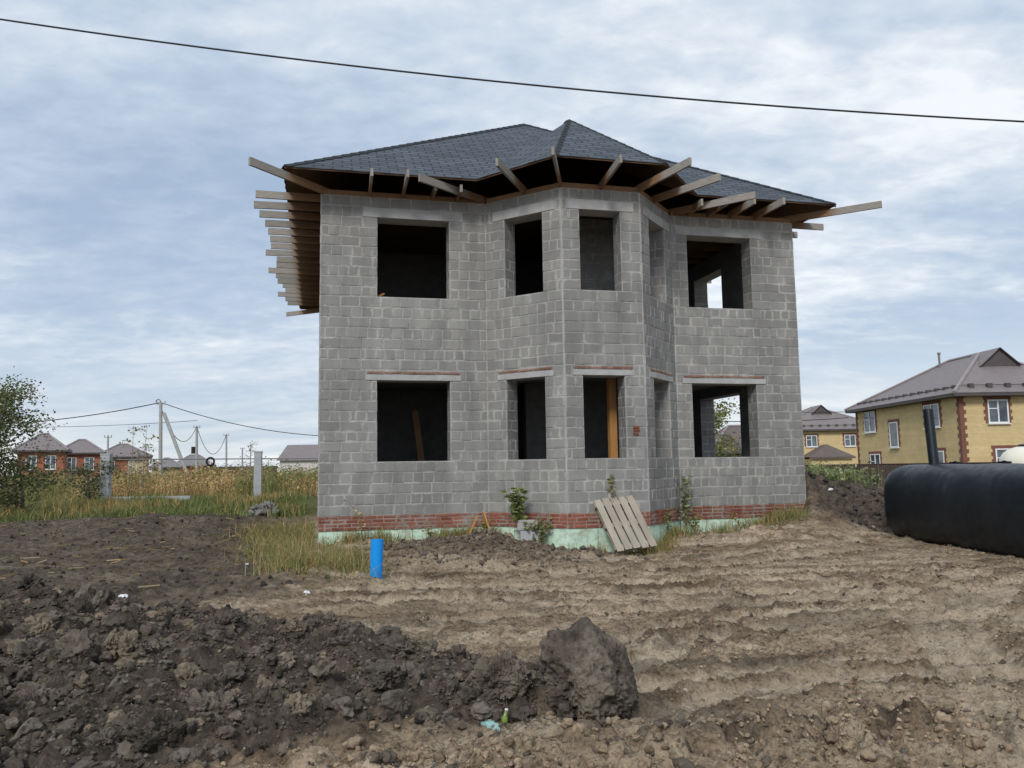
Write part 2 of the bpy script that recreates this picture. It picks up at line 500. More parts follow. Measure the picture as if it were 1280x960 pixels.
def _par(pts, off):
    out = []
    for i, p in enumerate(pts):
        q = pts[min(i + 1, len(pts) - 1)]; o = pts[max(i - 1, 0)]; dx, dy = q[0] - o[0], q[1] - o[1]; l = math.hypot(dx, dy)
        out.append((p[0] - dy / l * off, p[1] + dx / l * off))
    return out
TRACKS = [  # centre line, half width, depth, tread
    ([on_ground(790, 905), on_ground(900, 868), on_ground(1060, 846), on_ground(1300, 838), on_ground(1700, 850)], .17, .05, 0),
    ([on_ground(760, 840), on_ground(870, 800), on_ground(1000, 776), on_ground(1300, 768), on_ground(1700, 765)], .22, .07, 1),
    ([on_ground(420, 752), on_ground(640, 748), on_ground(900, 750), on_ground(1300, 752)], .22, .07, 1),
    ([on_ground(480, 736), on_ground(700, 730), on_ground(950, 726), on_ground(1320, 716)], .26, .07, 1),
    ([on_ground(560, 775), on_ground(760, 768), on_ground(960, 752), on_ground(1280, 730)], .22, .06, 0),
    ([on_ground(700, 716), on_ground(900, 706), on_ground(1040, 690), on_ground(1120, 680)], .3, .07, 1),
    ([on_ground(1290, 960), on_ground(1250, 860), on_ground(1190, 800), on_ground(1180, 770), on_ground(1250, 735)], .35, .05, 0),
]
TRACKS += [(_par(TRACKS[0][0], .42), .13, .035, 1), (_par(TRACKS[1][0], .5), .14, .05, 0), (_par(TRACKS[2][0], .62), .16, .05, 0),
           (_par(TRACKS[3][0], .75), .18, .05, 1), (_par(TRACKS[4][0], .55), .15, .05, 1), (_par(TRACKS[5][0], .8), .2, .05, 0), (_par(TRACKS[6][0], -.8), .25, .04, 1)]

def masks(x, y):
    u, v = to_house(x, y)
    n1 = fbm2(x * .9, y * .9, 4, 3)
    n2 = fbm2(x * 3.1, y * 3.1, 3, 9)
    yc, hh = crest(x)
    m = {}
    edge = np.interp(x, [-6, -2.6, -1.3, -.6, .0, .45], [2.6, 3.6, 4.35, 4.75, 4.9, 5.2])
    heap = sstep(edge - .12, edge + .25, y + .22 * n2) * (1 - sstep(yc + .35, yc + 1.0, y + .3 * n2 + .35 * n1)) * (1 - sstep(.1, .5, x + .25 * n2))
    m['heap'] = heap
    # dark field on the left
    bx = np.interp(y, [6, 9, 11, 13, 16, 24, 26], [-3.1, -3.3, -2.9, -3.3, -4.6, -6.8, -7.5])
    fld = (1 - sstep(bx - .5, bx + .5, x + .8 * n1 + .3 * n2)) * sstep(5, 6.5, y)
    m['field'] = fld
    bank = sstep(17.0, 17.7, y + .3 * n1) * sstep(6.25, 6.8, x + .15 * n1 - .04 * (y - 18)) * (1 - sstep(21.5, 23, y))
    m['bank'] = bank
    pile = np.exp(-(((x + 1.3) / 1.3) ** 2 + ((y - 14.0) / .95) ** 2)) + .8 * np.exp(-(((x - .3) / 1.2) ** 2 + ((y - 13.3) / .8) ** 2)) + .6 * np.exp(-(((x + .2) / .8) ** 2 + ((y - 14.6) / .6) ** 2))
    m['pile'] = np.clip(pile, 0, 1)
    far = sstep(22.5, 25, y + 1.2 * n1 + .0 * x) * (1 - sstep(3, 9, x)) + sstep(26, 28, y) * sstep(3, 9, x)
    m['grass'] = np.clip(far, 0, 1)
    m['crumble'] = np.clip(sstep(.1, .5, n1 + .35 * sstep(5.4, 4.3, y) + .25 * sstep(.5, 2.5, x) * sstep(7, 5, y) - .1) , 0, 1)
    m['n1'] = n1; m['n2'] = n2; m['u'] = u; m['v'] = v
    return m

def lumps(x, y, s, seed, thr=0.0):
    wx = x + .25 * s * vnoise2(x / s * 2.2, y / s * 2.2, seed + 3); wy = y + .25 * s * vnoise2(x / s * 2.2 + 9, y / s * 2.2, seed + 4)
    f1, f2, k = worley2(wx / s, wy / s, seed)
    return np.sqrt(np.clip(1 - (f1 / .62) ** 2, 0, 1)) * (k > thr) * (.35 + .65 * k)

def height(x, y):
    x = np.asarray(x, float); y = np.asarray(y, float)
    m = masks(x, y); u, v = m['u'], m['v']; n1, n2 = m['n1'], m['n2']
    z = .03 * fbm2(x * .25, y * .25, 3, 21) * sstep(2, 6, y)
    # general rise towards the left rear and the right rear
    z = z + .30 * sstep(14, 34, y) * sstep(2, -8, x) - .25 * sstep(26, 40, y) * sstep(6, 16, x)
    # foreground heap
    yc, hh = crest(x)
    t = np.where(y < yc, (yc - y) / np.interp(x, [-6, -2, 0], [5.2, 2.7, 1.0]), (y - yc) / .95)
    prof = np.cos(np.clip(t, 0, 1) * PI / 2) ** 1.35
    z = z + hh * prof * (1 + .22 * n1 + .1 * n2)
    heap = m['heap']
    bil = np.abs(fbm2(x * 4.2, y * 4.2, 4, 45, .6)); bil2 = np.abs(fbm2(x * 15, y * 15, 3, 47, .65))
    det = .09 * lumps(x, y, .36, 31, .45) + .06 * lumps(x, y, .17, 37, .3) + .034 * lumps(x, y, .085, 41, .2) + .018 * lumps(x, y, .045, 43, .1) + .03 * n2 - .07 * (bil - .3) - .022 * (bil2 - .3)
    z = z + heap * (det - .03)
    # field: soft dark tilled soil
    fl = m['field'] * (1 - heap)
    z = z + fl * (.05 * n1 + .035 * n2 + .05 * lumps(x, y, .28, 53, .5) + .02 * lumps(x, y, .12, 57, .4))
    # low ridge of turned soil along the edge of the field
    z = z + .20 * np.exp(-(((x + 9.0 + .35 * (y - 20)) / 3.4) ** 2)) * np.exp(-((y - 21.5) / 2.2) ** 2) * (1 + .5 * n1)
    z = z + .16 * np.exp(-(((x + 2.9) / .8) ** 2 + ((y - 11.2) / .8) ** 2))
    # pile near the bay
    z = z + m['pile'] * (.27 + .09 * n1 + .09 * lumps(x, y, .3, 61, .3) + .05 * lumps(x, y, .14, 63, .3))
    # bank right of the house
    bk = m['bank']
    z = z + bk * (1.0 * sstep(17.2, 18.9, y + .15 * n1) + .10 * n1 + .05 * n2 + .12 * lumps(x, y, .42, 71, .3) + .06 * lumps(x, y, .2, 73, .3))
    # earth against the house walls
    ax = np.exp(-((u - 10.4) / .9) ** 2 - ((v - .25) / .9) ** 2) * .38
    ax = ax + .14 * (1 + .9 * n1) * sstep(1.6, .2, v) * sstep(-.8, .4, u) * sstep(11.5, 10, u)
    ax = ax - .14 * np.exp(-(((u - 5.4) / 2.0) ** 2 + ((v - 1.7) / .9) ** 2))
    ax = ax + .12 * np.exp(-(((u - 9.0) / 1.2) ** 2 + ((v - 1.3) / .8) ** 2)) * (1 + n2)
    z = z + ax
    # ruts
    open_ = (1 - heap) * (1 - m['field']) * (1 - bk) * (1 - m['grass'])
    rut = np.zeros_like(z); sm = np.zeros_like(z); edge_dark = np.zeros_like(z)
    for k, (pts, w, dep, tread) in enumerate(TRACKS):
        d, arc, sgn = seg_d(x, y, pts)
        d = d + .03 * n2 + .02 * n1
        fade = np.clip(.72 + .8 * vnoise2(arc * .35 + 13 * k, np.zeros_like(arc) + k, 77), 0, 1)
        ins = sstep(w, w * .8, d)
        berm = np.exp(-((d - w * 1.25) / (.035 + .14 * w)) ** 2) * (d > w * .8)
        rut += fade * (-1.1 * dep * ins + dep * .32 * berm * (1 + 1.1 * n2))
        gv = np.sin(sgn / w * 2 * PI * 1.6 + 1.3 * k)
        rut += fade * ins * .016 * gv * (0 if tread else 1) + fade * sstep(w * 2.2, w * 1.2, d) * (1 - ins) * .012 * np.sin(sgn / .045 + 2 * n2)
        if tread:
            ch = np.sin((arc + .75 * np.abs(sgn)) * 2 * PI / .21)
            rut += fade * ins * .026 * np.clip(ch * 2.2, -1, 1) * np.clip(.6 + n1 * 1.4, 0, 1)
        sm = np.maximum(sm, ins * fade * (.72 + .28 * gv)); edge_dark = np.maximum(edge_dark, berm * fade * (.35 + .65 * sstep(-.25, .2, n2)) * (sgn > 0))
    z = z + open_ * rut; m['rut_edge'] = edge_dark * open_  # mask of the strip beside each wheel track, coloured darker in the soil material
    cr = m['crumble'] * (1 - sm) * open_
    f1, f2, kk = worley2(x / .21 + .5 * n2, y / .17 + .4 * n1, 81)
    f1b, f2b, kb = worley2(x / .085 + .4 * n2, y / .075, 83)
    z = z + cr * (.05 * (kk - .35) * sstep(0.02, .2, f2 - f1) + .03 * (kb - .3) * sstep(.02, .2, f2b - f1b))
    z = z + cr * .05 * lumps(x, y, .26, 85, .55)
    # small crumbs and texture over all open ground
    near = sstep(16, 8, y)
    z = z + open_ * (1 - .5 * sm) * (.012 * n2 + .020 * lumps(x, y, .10, 91, .6) * near + .014 * near * lumps(x, y, .05, 93, .4) + .026 * fbm2(x * 4.0 + .8 * n2, y * 4.6 - .8 * n1, 4, 95, .66) - .045 * (np.abs(fbm2(x * 7 + n2, y * 8, 5, 97, .70)) - .3) * sstep(22, 9, y))
    lipb = np.exp(-((y - 4.35 - .1 * (x - .5)) / .38) ** 2) * sstep(-.6, .2, x)
    z = z + lipb * (.07 + .10 * lumps(x, y, .24, 101, .35) + .05 * lumps(x, y, .12, 103, .3))
    return z, m, sm

def hz(x, y):
    z, _, _ = height(np.array([float(x)]), np.array([float(y)])); return float(z[0])

def axis(lo, hi, segs):
    """segs: list of (limit, step at limit); grows linearly between"""
    out = [lo]
    while out[-1] < hi:
        s = np.interp(out[-1], [a for a, b in segs], [b for a, b in segs]); out.append(out[-1] + s)
    return np.array(out)

xs = axis(-420, 420, [(-420, 30), (-60, 3), (-20, .3), (-8, .07), (-4.0, .024), (4.0, .024), (8, .05), (14, .12), (30, .8), (60, 4), (420, 30)])
ys = axis(-40, 700, [(-40, 10), (-4, 1.5), (2.6, .06), (3.6, .02), (7.2, .02), (12, .045), (18, .07), (26, .16), (45, .8), (90, 5), (700, 40)])
GX, GY = np.meshgrid(xs, ys)
GZ, GM, GS = height(GX.ravel(), GY.ravel())
nx, ny = len(xs), len(ys)
V = np.stack([GX.ravel(), GY.ravel(), GZ], 1)
ii = np.arange(nx * ny).reshape(ny, nx)
Fq = np.stack([ii[:-1, :-1].ravel(), ii[:-1, 1:].ravel(), ii[1:, 1:].ravel(), ii[1:, :-1].ravel()], 1)
dark = np.clip(np.maximum.reduce([GM['heap'] * np.clip(1.0 - .55 * sstep(.35, .8, fbm2(GX.ravel() * 2.2 + 7, GY.ravel() * 2.2, 3, 135)), 0, 1), GM['field'] * (.85 + .25 * GM['n1']), GM['bank']]), 0, 1)
dark = np.maximum(dark, .55 * GM['pile'] * (1 + .6 * GM['n2']))
dark = np.maximum(dark, .55 * sstep(.25, .6, fbm2(GX.ravel() * .5 + 3, GY.ravel() * 1.6, 4, 131)) * sstep(13, 6, GY.ravel()))
col = np.stack([np.clip(dark, 0, 1), np.clip(GM['grass'], 0, 1), np.clip(GS, 0, 1), np.clip(GM['rut_edge'], 0, 1)], 1)

def soil_mat():
    n = NT('churned soil'); p = n.obj()
    va = n.new('ShaderNodeVertexColor', layer_name='Col'); at_ = va.outputs['Color']
    s = n.new('ShaderNodeSeparateColor'); n.l.new(at_, s.inputs[0])
    f1 = n.noise(1.1, 7, .66, n.scaled(p, (.55, 1.5, 1)), .6); f2 = n.noise(8, 7, .7, p, .3); f3 = n.noise(55, 5, .75, p)
    vo = n.new('ShaderNodeTexVoronoi', feature='DISTANCE_TO_EDGE'); n.put(vo, Scale=13.0)
    wv = n.new('ShaderNodeVectorMath', operation='ADD'); nn_ = n.new('ShaderNodeTexNoise'); n.put(nn_, Scale=9.0, Detail=4.0); n.l.new(p, nn_.inputs['Vector'])
    sc_ = n.new('ShaderNodeVectorMath', operation='SCALE'); n.l.new(nn_.outputs['Color'], sc_.inputs[0]); sc_.inputs['Scale'].default_value = .16
    n.l.new(p, wv.inputs[0]); n.l.new(sc_.outputs[0], wv.inputs[1]); n.l.new(wv.outputs[0], vo.inputs['Vector'])
    crack = n.ramp(vo.outputs['Distance'], [(0.0, 0.0), (.10, 1.0)])
    tan = n.ramp(f1, [(.34, (.105, .072, .047)), (.44, (.225, .16, .104)), (.54, (.37, .28, .19)), (.64, (.60, .49, .365))])
    tan = n.mix(.65, tan, n.ramp(f2, [(.32, .42), (.48, .85), (.60, 1.0)]), 'MULTIPLY')
    pat = n.ramp(n.noise(1.6, 4, .6, p), [(.50, 0.0), (.62, 1.0)])
    streak = n.ramp(n.noise(2.0, 5, .65, n.scaled(p, (.35, 2.2, 1)), .5), [(.40, 0.0), (.62, 1.0)])
    tan = n.mix(n.math('MULTIPLY', streak, .36), tan, (.60, .49, .36))
    tan = n.mix(n.math('MULTIPLY', s.outputs[2], .78), tan, n.mix(f2, (.40, .315, .225), (.70, .59, .455)))
    rut_edge = n.math('MULTIPLY', va.outputs['Alpha'], n.ramp(f2, [(.35, .5), (.6, 1.0)]))
    tan = n.mix(n.math('MULTIPLY', rut_edge, .45), tan, (.12, .085, .058))  # darker brown along one side of the wheel tracks
    tan = n.mix(n.math('MULTIPLY', pat, .42), tan, crack, 'MULTIPLY')
    dk = n.ramp(f2, [(.3, (.042, .034, .027)), (.5, (.092, .075, .060)), (.70, (.19, .155, .12))])
    gr = n.ramp(f2, [(.35, (.05, .06, .02)), (.65, (.16, .15, .06))])
    spk = n.ramp(n.noise(24, 4, .7, n.scaled(p, (.7, 1.2, 1)), .4), [(.40, .40), (.50, 1.0)])  # dark specks: shadows of soil crumbs painted into the colour
    tan = n.mix(.8, tan, spk, 'MULTIPLY')
    tr = n.mix(f2, (.36, .285, .20), (.60, .50, .385))
    tan = n.mix(n.math('MULTIPLY', s.outputs[2], n.ramp(f3, [(.3, .45), (.6, .8)])), tan, tr)
    tan = n.mix(n.math('MULTIPLY', va.outputs['Alpha'], n.ramp(f3, [(.3, .75), (.65, .35)])), tan, (.15, .11, .078))
    c = n.mix(s.outputs[0], tan, dk)
    c = n.mix(s.outputs[1], c, gr)
    c = n.mix(.5, c, n.ramp(f3, [(.32, .4), (.58, 1.0)]), 'MULTIPLY')
    h = n.math('ADD', n.math('ADD', n.math('MULTIPLY', f2, 1.0), n.math('MULTIPLY', f3, .4)), n.math('MULTIPLY', n.math('MULTIPLY', crack, pat), .22))
    n.bump(h, .9, .055)
    return n.out(c, .95, .12)
M['soil'] = soil_mat()
g = np_obj('ground', V, Fq, M['soil'], col=col, smooth=True)
tag(g, 'churned tan and black soil of the building plot', 'ground', kind='structure')

# ------------------------------------------------------------------ clods
def clod_variants(k, sub, seed):
    V0, F0 = icosphere(sub); out = []
    for i in range(k):
        d = 1 + .45 * fbm3(V0 * 1.3 + i * 7.1, 3, seed + i) - .42 * (np.abs(fbm3(V0 * 2.6 + i, 3, seed + 50 + i, .6)) - .25)
        # flatten some sides so that lumps look broken rather than round
        d = d + (.09 * vnoise3(V0 * 8 + i * 3, seed + 77) + .06 * vnoise3(V0 * 17 + i, seed + 78) if sub > 2 else 0)
        W = V0 * d[:, None]
        for q in range(3):
            nrm = np.random.default_rng(seed * 31 + i * 5 + q).normal(size=3); nrm /= np.linalg.norm(nrm)
            h = W @ nrm; lim = .55 + .25 * ((i * 13 + q * 7) % 10) / 10
            W = W - np.clip(h - lim, 0, None)[:, None] * nrm * .85
        out.append(W)
    return out, F0

def rot_mats(n, rng):
    q = rng.normal(size=(n, 4)); q /= np.linalg.norm(q, axis=1)[:, None]
    w, x, y, z = q.T
    return np.stack([np.stack([1 - 2 * (y * y + z * z), 2 * (x * y - z * w), 2 * (x * z + y * w)], -1),
                     np.stack([2 * (x * y + z * w), 1 - 2 * (x * x + z * z), 2 * (y * z - x * w)], -1),
                     np.stack([2 * (x * z - y * w), 2 * (y * z + x * w), 1 - 2 * (x * x + y * y)], -1)], 1)

def scatter_clods(name, X, Y, S, sub, colr, label, sink=.25, seed=1, smooth=True):
    var, F0 = clod_variants(10, sub, seed)
    rng = np.random.default_rng(seed)
    Z, _, _ = height(X, Y)
    Vs = []; Fs = []; Cs = []; off = 0
    Rm = rot_mats(len(X), rng)
    var = np.array(var); pick = rng.integers(0, 10, len(X))
    sc = S[:, None] * rng.uniform(.75, 1.2, (len(X), 3)) * np.array([1, 1, .85])
    W = np.einsum('nij,nvj->nvi', Rm, var[pick]) * sc[:, None, :]
    W += np.stack([X, Y, Z + S * (1 - 2 * sink) * .8], 1)[:, None, :]
    nv = W.shape[1]
    F = (F0[None] + (np.arange(len(X)) * nv)[:, None, None]).reshape(-1, 3)
    c = np.repeat(colr, nv, 0)
    o = np_obj(name, W.reshape(-1, 3), F, M['clod'], col=c, smooth=smooth)
    return tag(o, label, 'soil clods', kind='stuff')

def clod_mat():
    n = NT('soil clod'); p = n.obj()
    a = n.new('ShaderNodeVertexColor', layer_name='Col').outputs['Color']
    f = n.noise(16, 6, .7, p); f2 = n.noise(80, 3, .7, p)
    c = n.mix(.8, a, n.ramp(f, [(.32, .22), (.60, 1.0)]), 'MULTIPLY')  # shade of small cavities painted in: colour darkens where the bump is low
    c = n.mix(.4, c, n.ramp(f2, [(.3, .5), (.7, 1.0)]), 'MULTIPLY')
    n.bump(n.math('ADD', f, n.math('MULTIPLY', f2, .3)), .8, .02)
    return n.out(c, .95, .15)
M['clod'] = clod_mat()

def pow_sizes(n, lo, hi, a, rng):
    r = rng.random(n); return (lo ** (1 - a) + r * (hi ** (1 - a) - lo ** (1 - a))) ** (1 / (1 - a))

def rnd_col(n, base, var, rng, tan=None, ptan=0):
    b = np.array(base)[None] * rng.uniform(1 - var, 1 + var, (n, 1)) * rng.uniform(.975, 1.025, (n, 3))
    if tan is not None:
        k = rng.random(n) < ptan; b[k] = np.array(tan)[None] * rng.uniform(.7, 1.2, (k.sum(), 1))
    return np.concatenate([b, np.ones((n, 1))], 1)

def sample_mask(n, x0, x1, y0, y1, fn, rng):
    X = []; Y = []
    while sum(map(len, X)) < n:
        x = rng.uniform(x0, x1, n * 2); y = rng.uniform(y0, y1, n * 2)
        k = rng.random(n * 2) < fn(x, y)
        X.append(x[k]); Y.append(y[k])
        if len(X) > 60: break
    return np.concatenate(X)[:n], np.concatenate(Y)[:n]

rg = np.random.default_rng(3)
DARK = (.16, .132, .107); TAN = (.42, .32, .22)
X, Y = sample_mask(15000, -5.5, .6, 3.0, 8.6, lambda x, y: masks(x, y)['heap'], rg)
S = pow_sizes(len(X), .006, .022, 1.8, rg)
scatter_clods('soil_clods', X, Y, S, 1, rnd_col(len(X), DARK, .4, rg, (.24, .20, .15), .05), 'fine crumbs of black soil covering the foreground heap', .25, 5, False)
X, Y = sample_mask(1700, -5.5, .5, 3.2, 8.4, lambda x, y: masks(x, y)['heap'], rg)
S = pow_sizes(len(X), .020, .078, 2.5, rg)
scatter_clods('soil_clods', X, Y, S, 3, rnd_col(len(X), (.135, .113, .092), .5, rg, (.26, .205, .15), .08), 'broken lumps of black soil in the foreground heap', .36, 6, False)
X, Y = sample_mask(130, -6, .2, 3.4, 8.0, lambda x, y: masks(x, y)['heap'], rg)
S = pow_sizes(len(X), .06, .135, 2.0, rg)
scatter_clods('soil_clods', X, Y, S, 5, rnd_col(len(X), (.125, .105, .086), .4, rg, (.27, .22, .16), .2), 'largest lumps of black soil in the foreground heap', .45, 14, False)
X, Y = sample_mask(9000, -1.6, 5.5, 3.6, 11, lambda x, y: (lambda m: (1 - m['heap']) * (1 - m['field']) * (.2 + .8 * m['crumble']) * np.clip(1.6 - .17 * y, .1, 1))(masks(x, y)), rg)
S = pow_sizes(len(X), .004, .022, 2.2, rg)
scatter_clods('soil_clods', X, Y, S, 1, rnd_col(len(X), TAN, .3, rg, DARK, .12), 'tan crumbs of dry soil strewn over the open ground', .3, 7, False)
X = rg.uniform(-.9, 5, 1100); Y = 4.32 + .1 * (X - .5) + rg.normal(0, .26, 1100)
S = pow_sizes(len(X), .010, .055, 2.3, rg)
scatter_clods('soil_clods', X, Y, S, 3, rnd_col(len(X), (.36, .275, .19), .3, rg, (.17, .14, .11), .2), 'band of broken tan clods along the front edge', .42, 8)
X, Y = sample_mask(2600, -3.2, 2.2, 12.2, 15.6, lambda x, y: masks(x, y)['pile'], rg)
S = pow_sizes(len(X), .010, .065, 2.3, rg)
scatter_clods('soil_clods', X, Y, S, 2, rnd_col(len(X), (.19, .15, .115), .3, rg, DARK, .15), 'lumpy brown soil heaped in front of the house', .36, 9)
X, Y = sample_mask(2600, 6.6, 15, 16.8, 22, lambda x, y: masks(x, y)['bank'], rg)
S = pow_sizes(len(X), .015, .085, 2.3, rg)
scatter_clods('soil_clods', X, Y, S, 2, rnd_col(len(X), (.075, .066, .058), .35, rg), 'black lumps of soil on the bank behind the tank', .35, 10)
X, Y = sample_mask(3000, -14, -2.4, 8.4, 24, lambda x, y: (lambda m: m['field'] * (1 - m['heap']))(masks(x, y)), rg)
S = pow_sizes(len(X), .010, .05, 2.4, rg)
scatter_clods('soil_clods', X, Y, S, 2, rnd_col(len(X), (.085, .07, .058), .4, rg, (.26, .21, .15), .08), 'small lumps of dark soil on the bare field', .35, 12)
X, Y = sample_mask(1300, 1.5, 9, 10, 18, lambda x, y: (lambda m: (1 - m['bank']) * (m['v'] > .3))(masks(x, y)), rg)
S = pow_sizes(len(X), .008, .05, 2.6, rg)
scatter_clods('soil_clods', X, Y, S, 2, rnd_col(len(X), (.37, .28, .19), .3, rg, DARK, .08), 'scattered tan lumps of soil between house and tank', .4, 13)

X, Y = sample_mask(2200, -2, 8, 5, 16, lambda x, y: (lambda m: np.clip(m['rut_edge'] * 1.3 - .15, 0, 1))(height(x, y)[1]), rg)
S = pow_sizes(len(X), .006, .030, 2.3, rg)
scatter_clods('soil_clods', X, Y, S, 2, rnd_col(len(X), (.30, .225, .15), .35, rg, (.14, .11, .085), .25), 'crumbs of soil thrown up along the wheel tracks', .4, 15)

def big_clod(name, px, py, z, w, h, seed, label, top=(0, 0)):
    x, y = on_ground(px, py, z)
    y += w * .35
    V0, F0 = icosphere(7)
    P = V0.copy()
    d = 1 + .17 * fbm3(V0 * 1.25 + seed, 3, seed) + .13 * fbm3(V0 * 3.2 + seed, 4, seed + 9, .6) + .05 * np.abs(vnoise3(V0 * 9 + seed, seed + 4))
    P = P * d[:, None]
    # broken planar faces
    for q in range(3):
        nrm = np.random.default_rng(seed * 17 + q).normal(size=3); nrm[1] = -abs(nrm[1]); nrm /= np.linalg.norm(nrm)
        hgt = P @ nrm; P = P - np.clip(hgt - .86, 0, None)[:, None] * nrm * .7
    P[:, 2] += .30 * np.exp(-((P[:, 0] - top[0]) / .25) ** 2 - (P[:, 1] / .6) ** 2) * (P[:, 2] > 0) * sstep(0, .9, P[:, 2])
    P = P * np.array([w / 2, w / 2, h / 2.0])
    f = fbm3(P * 6, 4, seed + 2)
    bl3 = np.abs(fbm3(P * 11, 3, seed + 12, .6)); b4 = np.abs(fbm3(P * 34, 3, seed + 15, .65))
    fib = sstep(-.45, .05, fbm3(P * 3.2 + 4, 3, seed + 21))
    P += V0 * (.016 * f - (.012 + .034 * fib) * (bl3 - .3) - (.006 + .020 * fib) * (b4 - .3) + .006 * fbm3(P * 60, 2, seed + 5))[:, None]
    base = np.array([.14, .116, .094])[None] * (1 + .5 * f[:, None])
    mixv = sstep(.15, .6, fbm3(P * 3 + 9, 3, seed + 7))[:, None]
    cc = base * (1 - mixv) + np.array([.20, .17, .135])[None] * mixv
    c = np.concatenate([np.clip(cc, .02, 1), np.ones((len(P), 1))], 1)
    gz = hz(x, y)
    o = np_obj(name, P, F0, M['clod'], col=c, smooth=True, loc=(x, y, gz + h * .40))
    return tag(o, label, 'earth clod')
big_clod('earth_clod', 737, 902, .0, .56, .58, 4, 'large boulder-sized clod of black earth standing alone on the tan ground', (.05, 0))
big_clod('earth_clod', 626, 892, .0, .36, .25, 9, 'smaller dark earth clod just left of the boulder-sized clod', (.1, 0))

# ------------------------------------------------------------------ the unfinished house
UNF = empty('unfinished_house', (HX, HY, 0), TH, 'unfinished two-storey grey block house with a bay and empty window openings', 'house')
# local frame of the empty: x = u, y = -v
ZS = [.656, 1.69, 3.29, 4.97, 6.585, 7.006]
def levels():
    out = []
    for (a, b, n) in ((ZS[0], ZS[1], 5), (ZS[1], ZS[2], 8), (ZS[2], ZS[3], 8), (ZS[3], ZS[4], 8), (ZS[4], ZS[5], 2)):
        out += [a + (b - a) * k / n for k in range(n)]
    return out + [ZS[5]]
LV = levels()

class Blocks:
    def __init__(s, seed): s.v = []; s.f = []; s.fa = []; s.uv = []; s.rng = random.Random(seed)
    def face(s, q, uv, fa):
        i = len(s.v); s.v += q; s.f.append((i, i + 1, i + 2, i + 3)); s.uv += uv; s.fa.append(fa)
    def block(s, O, U, N, a, b, z0, z1, jt=.008, tint=None, proud=(.002, .012)):
        r = s.rng
        jl = r.uniform(.5, 1.3) * jt
        P = lambda u, z, p: (O[0] + U[0] * u + N[0] * p, O[1] + U[1] * u + N[1] * p, z)
        pr = r.uniform(*proud)
        j = lambda: r.uniform(-.35, .35) * jt
        c = [(a + jl + j(), z0 + jl + j()), (b - jl + j(), z0 + jl + j()), (b - jl + j(), z1 - jl + j()), (a + jl + j(), z1 - jl + j())]
        f = [P(u, z, pr + r.uniform(-.002, .002)) for u, z in c]
        k = [P(u + (-.003 if i in (0, 3) else .003), z + (-.003 if i < 2 else .003), -.006) for i, (u, z) in enumerate(c)]
        t = r.random() if tint is None else tint
        hx, hzz = (b - a) / 2, (z1 - z0) / 2
        s.face(f, [(-1, -1), (1, -1), (1, 1), (-1, 1)], (hx, hzz, t))
        for i in range(4):
            i2 = (i + 1) % 4
            s.face([k[i], k[i2], f[i2], f[i]], [(1, 1)] * 4, (hx, hzz, t))
    def lay(s, O, U, N, u0, u1, zb, holes=(), L=(.40, .20), jt=.008, par=0, proud=(.002, .012)):
        for k in range(len(zb) - 1):
            z0, z1 = zb[k], zb[k + 1]; zm = (z0 + z1) / 2
            segs = [(u0, u1)]
            for (ha, hb, hz0, hz1) in holes:
                if hz0 < zm < hz1:
                    ns = []
                    for (a, b) in segs:
                        if hb <= a or ha >= b: ns.append((a, b)); continue
                        if ha > a: ns.append((a, ha))
                        if hb < b: ns.append((hb, b))
                    segs = ns
            for (a, b) in segs:
                if b - a < .03: continue
                Ln = L[(k + par) % 2]
                if s.rng.random() < .12: Ln = L[(k + par + 1) % 2]
                p = a; first = True
                while p < b - 1e-4:
                    l = Ln * s.rng.uniform(.93, 1.06)
                    if first: l *= s.rng.choice([1, 1, .5, .75]); first = False
                    if s.rng.random() < .03: l *= .5
                    q = min(p + l, b)
                    if b - q < .07: q = b
                    s.block(O, U, N, p, q, z0, z1, jt, None, proud); p = q
    def build(s, name, mat, parent):
        return np_obj(name, np.array(s.v), np.array(s.f), mat, parent, face_attr=np.array(s.fa), uv=np.array(s.uv))

def sheet(mb, O, U, N, u0, u1, z0, z1, holes, off=0.0):
    us = sorted({u0, u1, *[h[0] for h in holes], *[h[1] for h in holes]}); zs = sorted({z0, z1, *[h[2] for h in holes], *[h[3] for h in holes]})
    us = [u for u in us if u0 <= u <= u1]; zs = [z for z in zs if z0 <= z <= z1]
    for a, b in zip(us[:-1], us[1:]):
        for c, d in zip(zs[:-1], zs[1:]):
            um, zm = (a + b) / 2, (c + d) / 2
            if any(h[0] < um < h[1] and h[2] < zm < h[3] for h in holes): continue
            P = lambda u, z: (O[0] + U[0] * u + N[0] * off, O[1] + U[1] * u + N[1] * off, z)
            mb.quad(P(a, c), P(b, c), P(b, d), P(a, d))

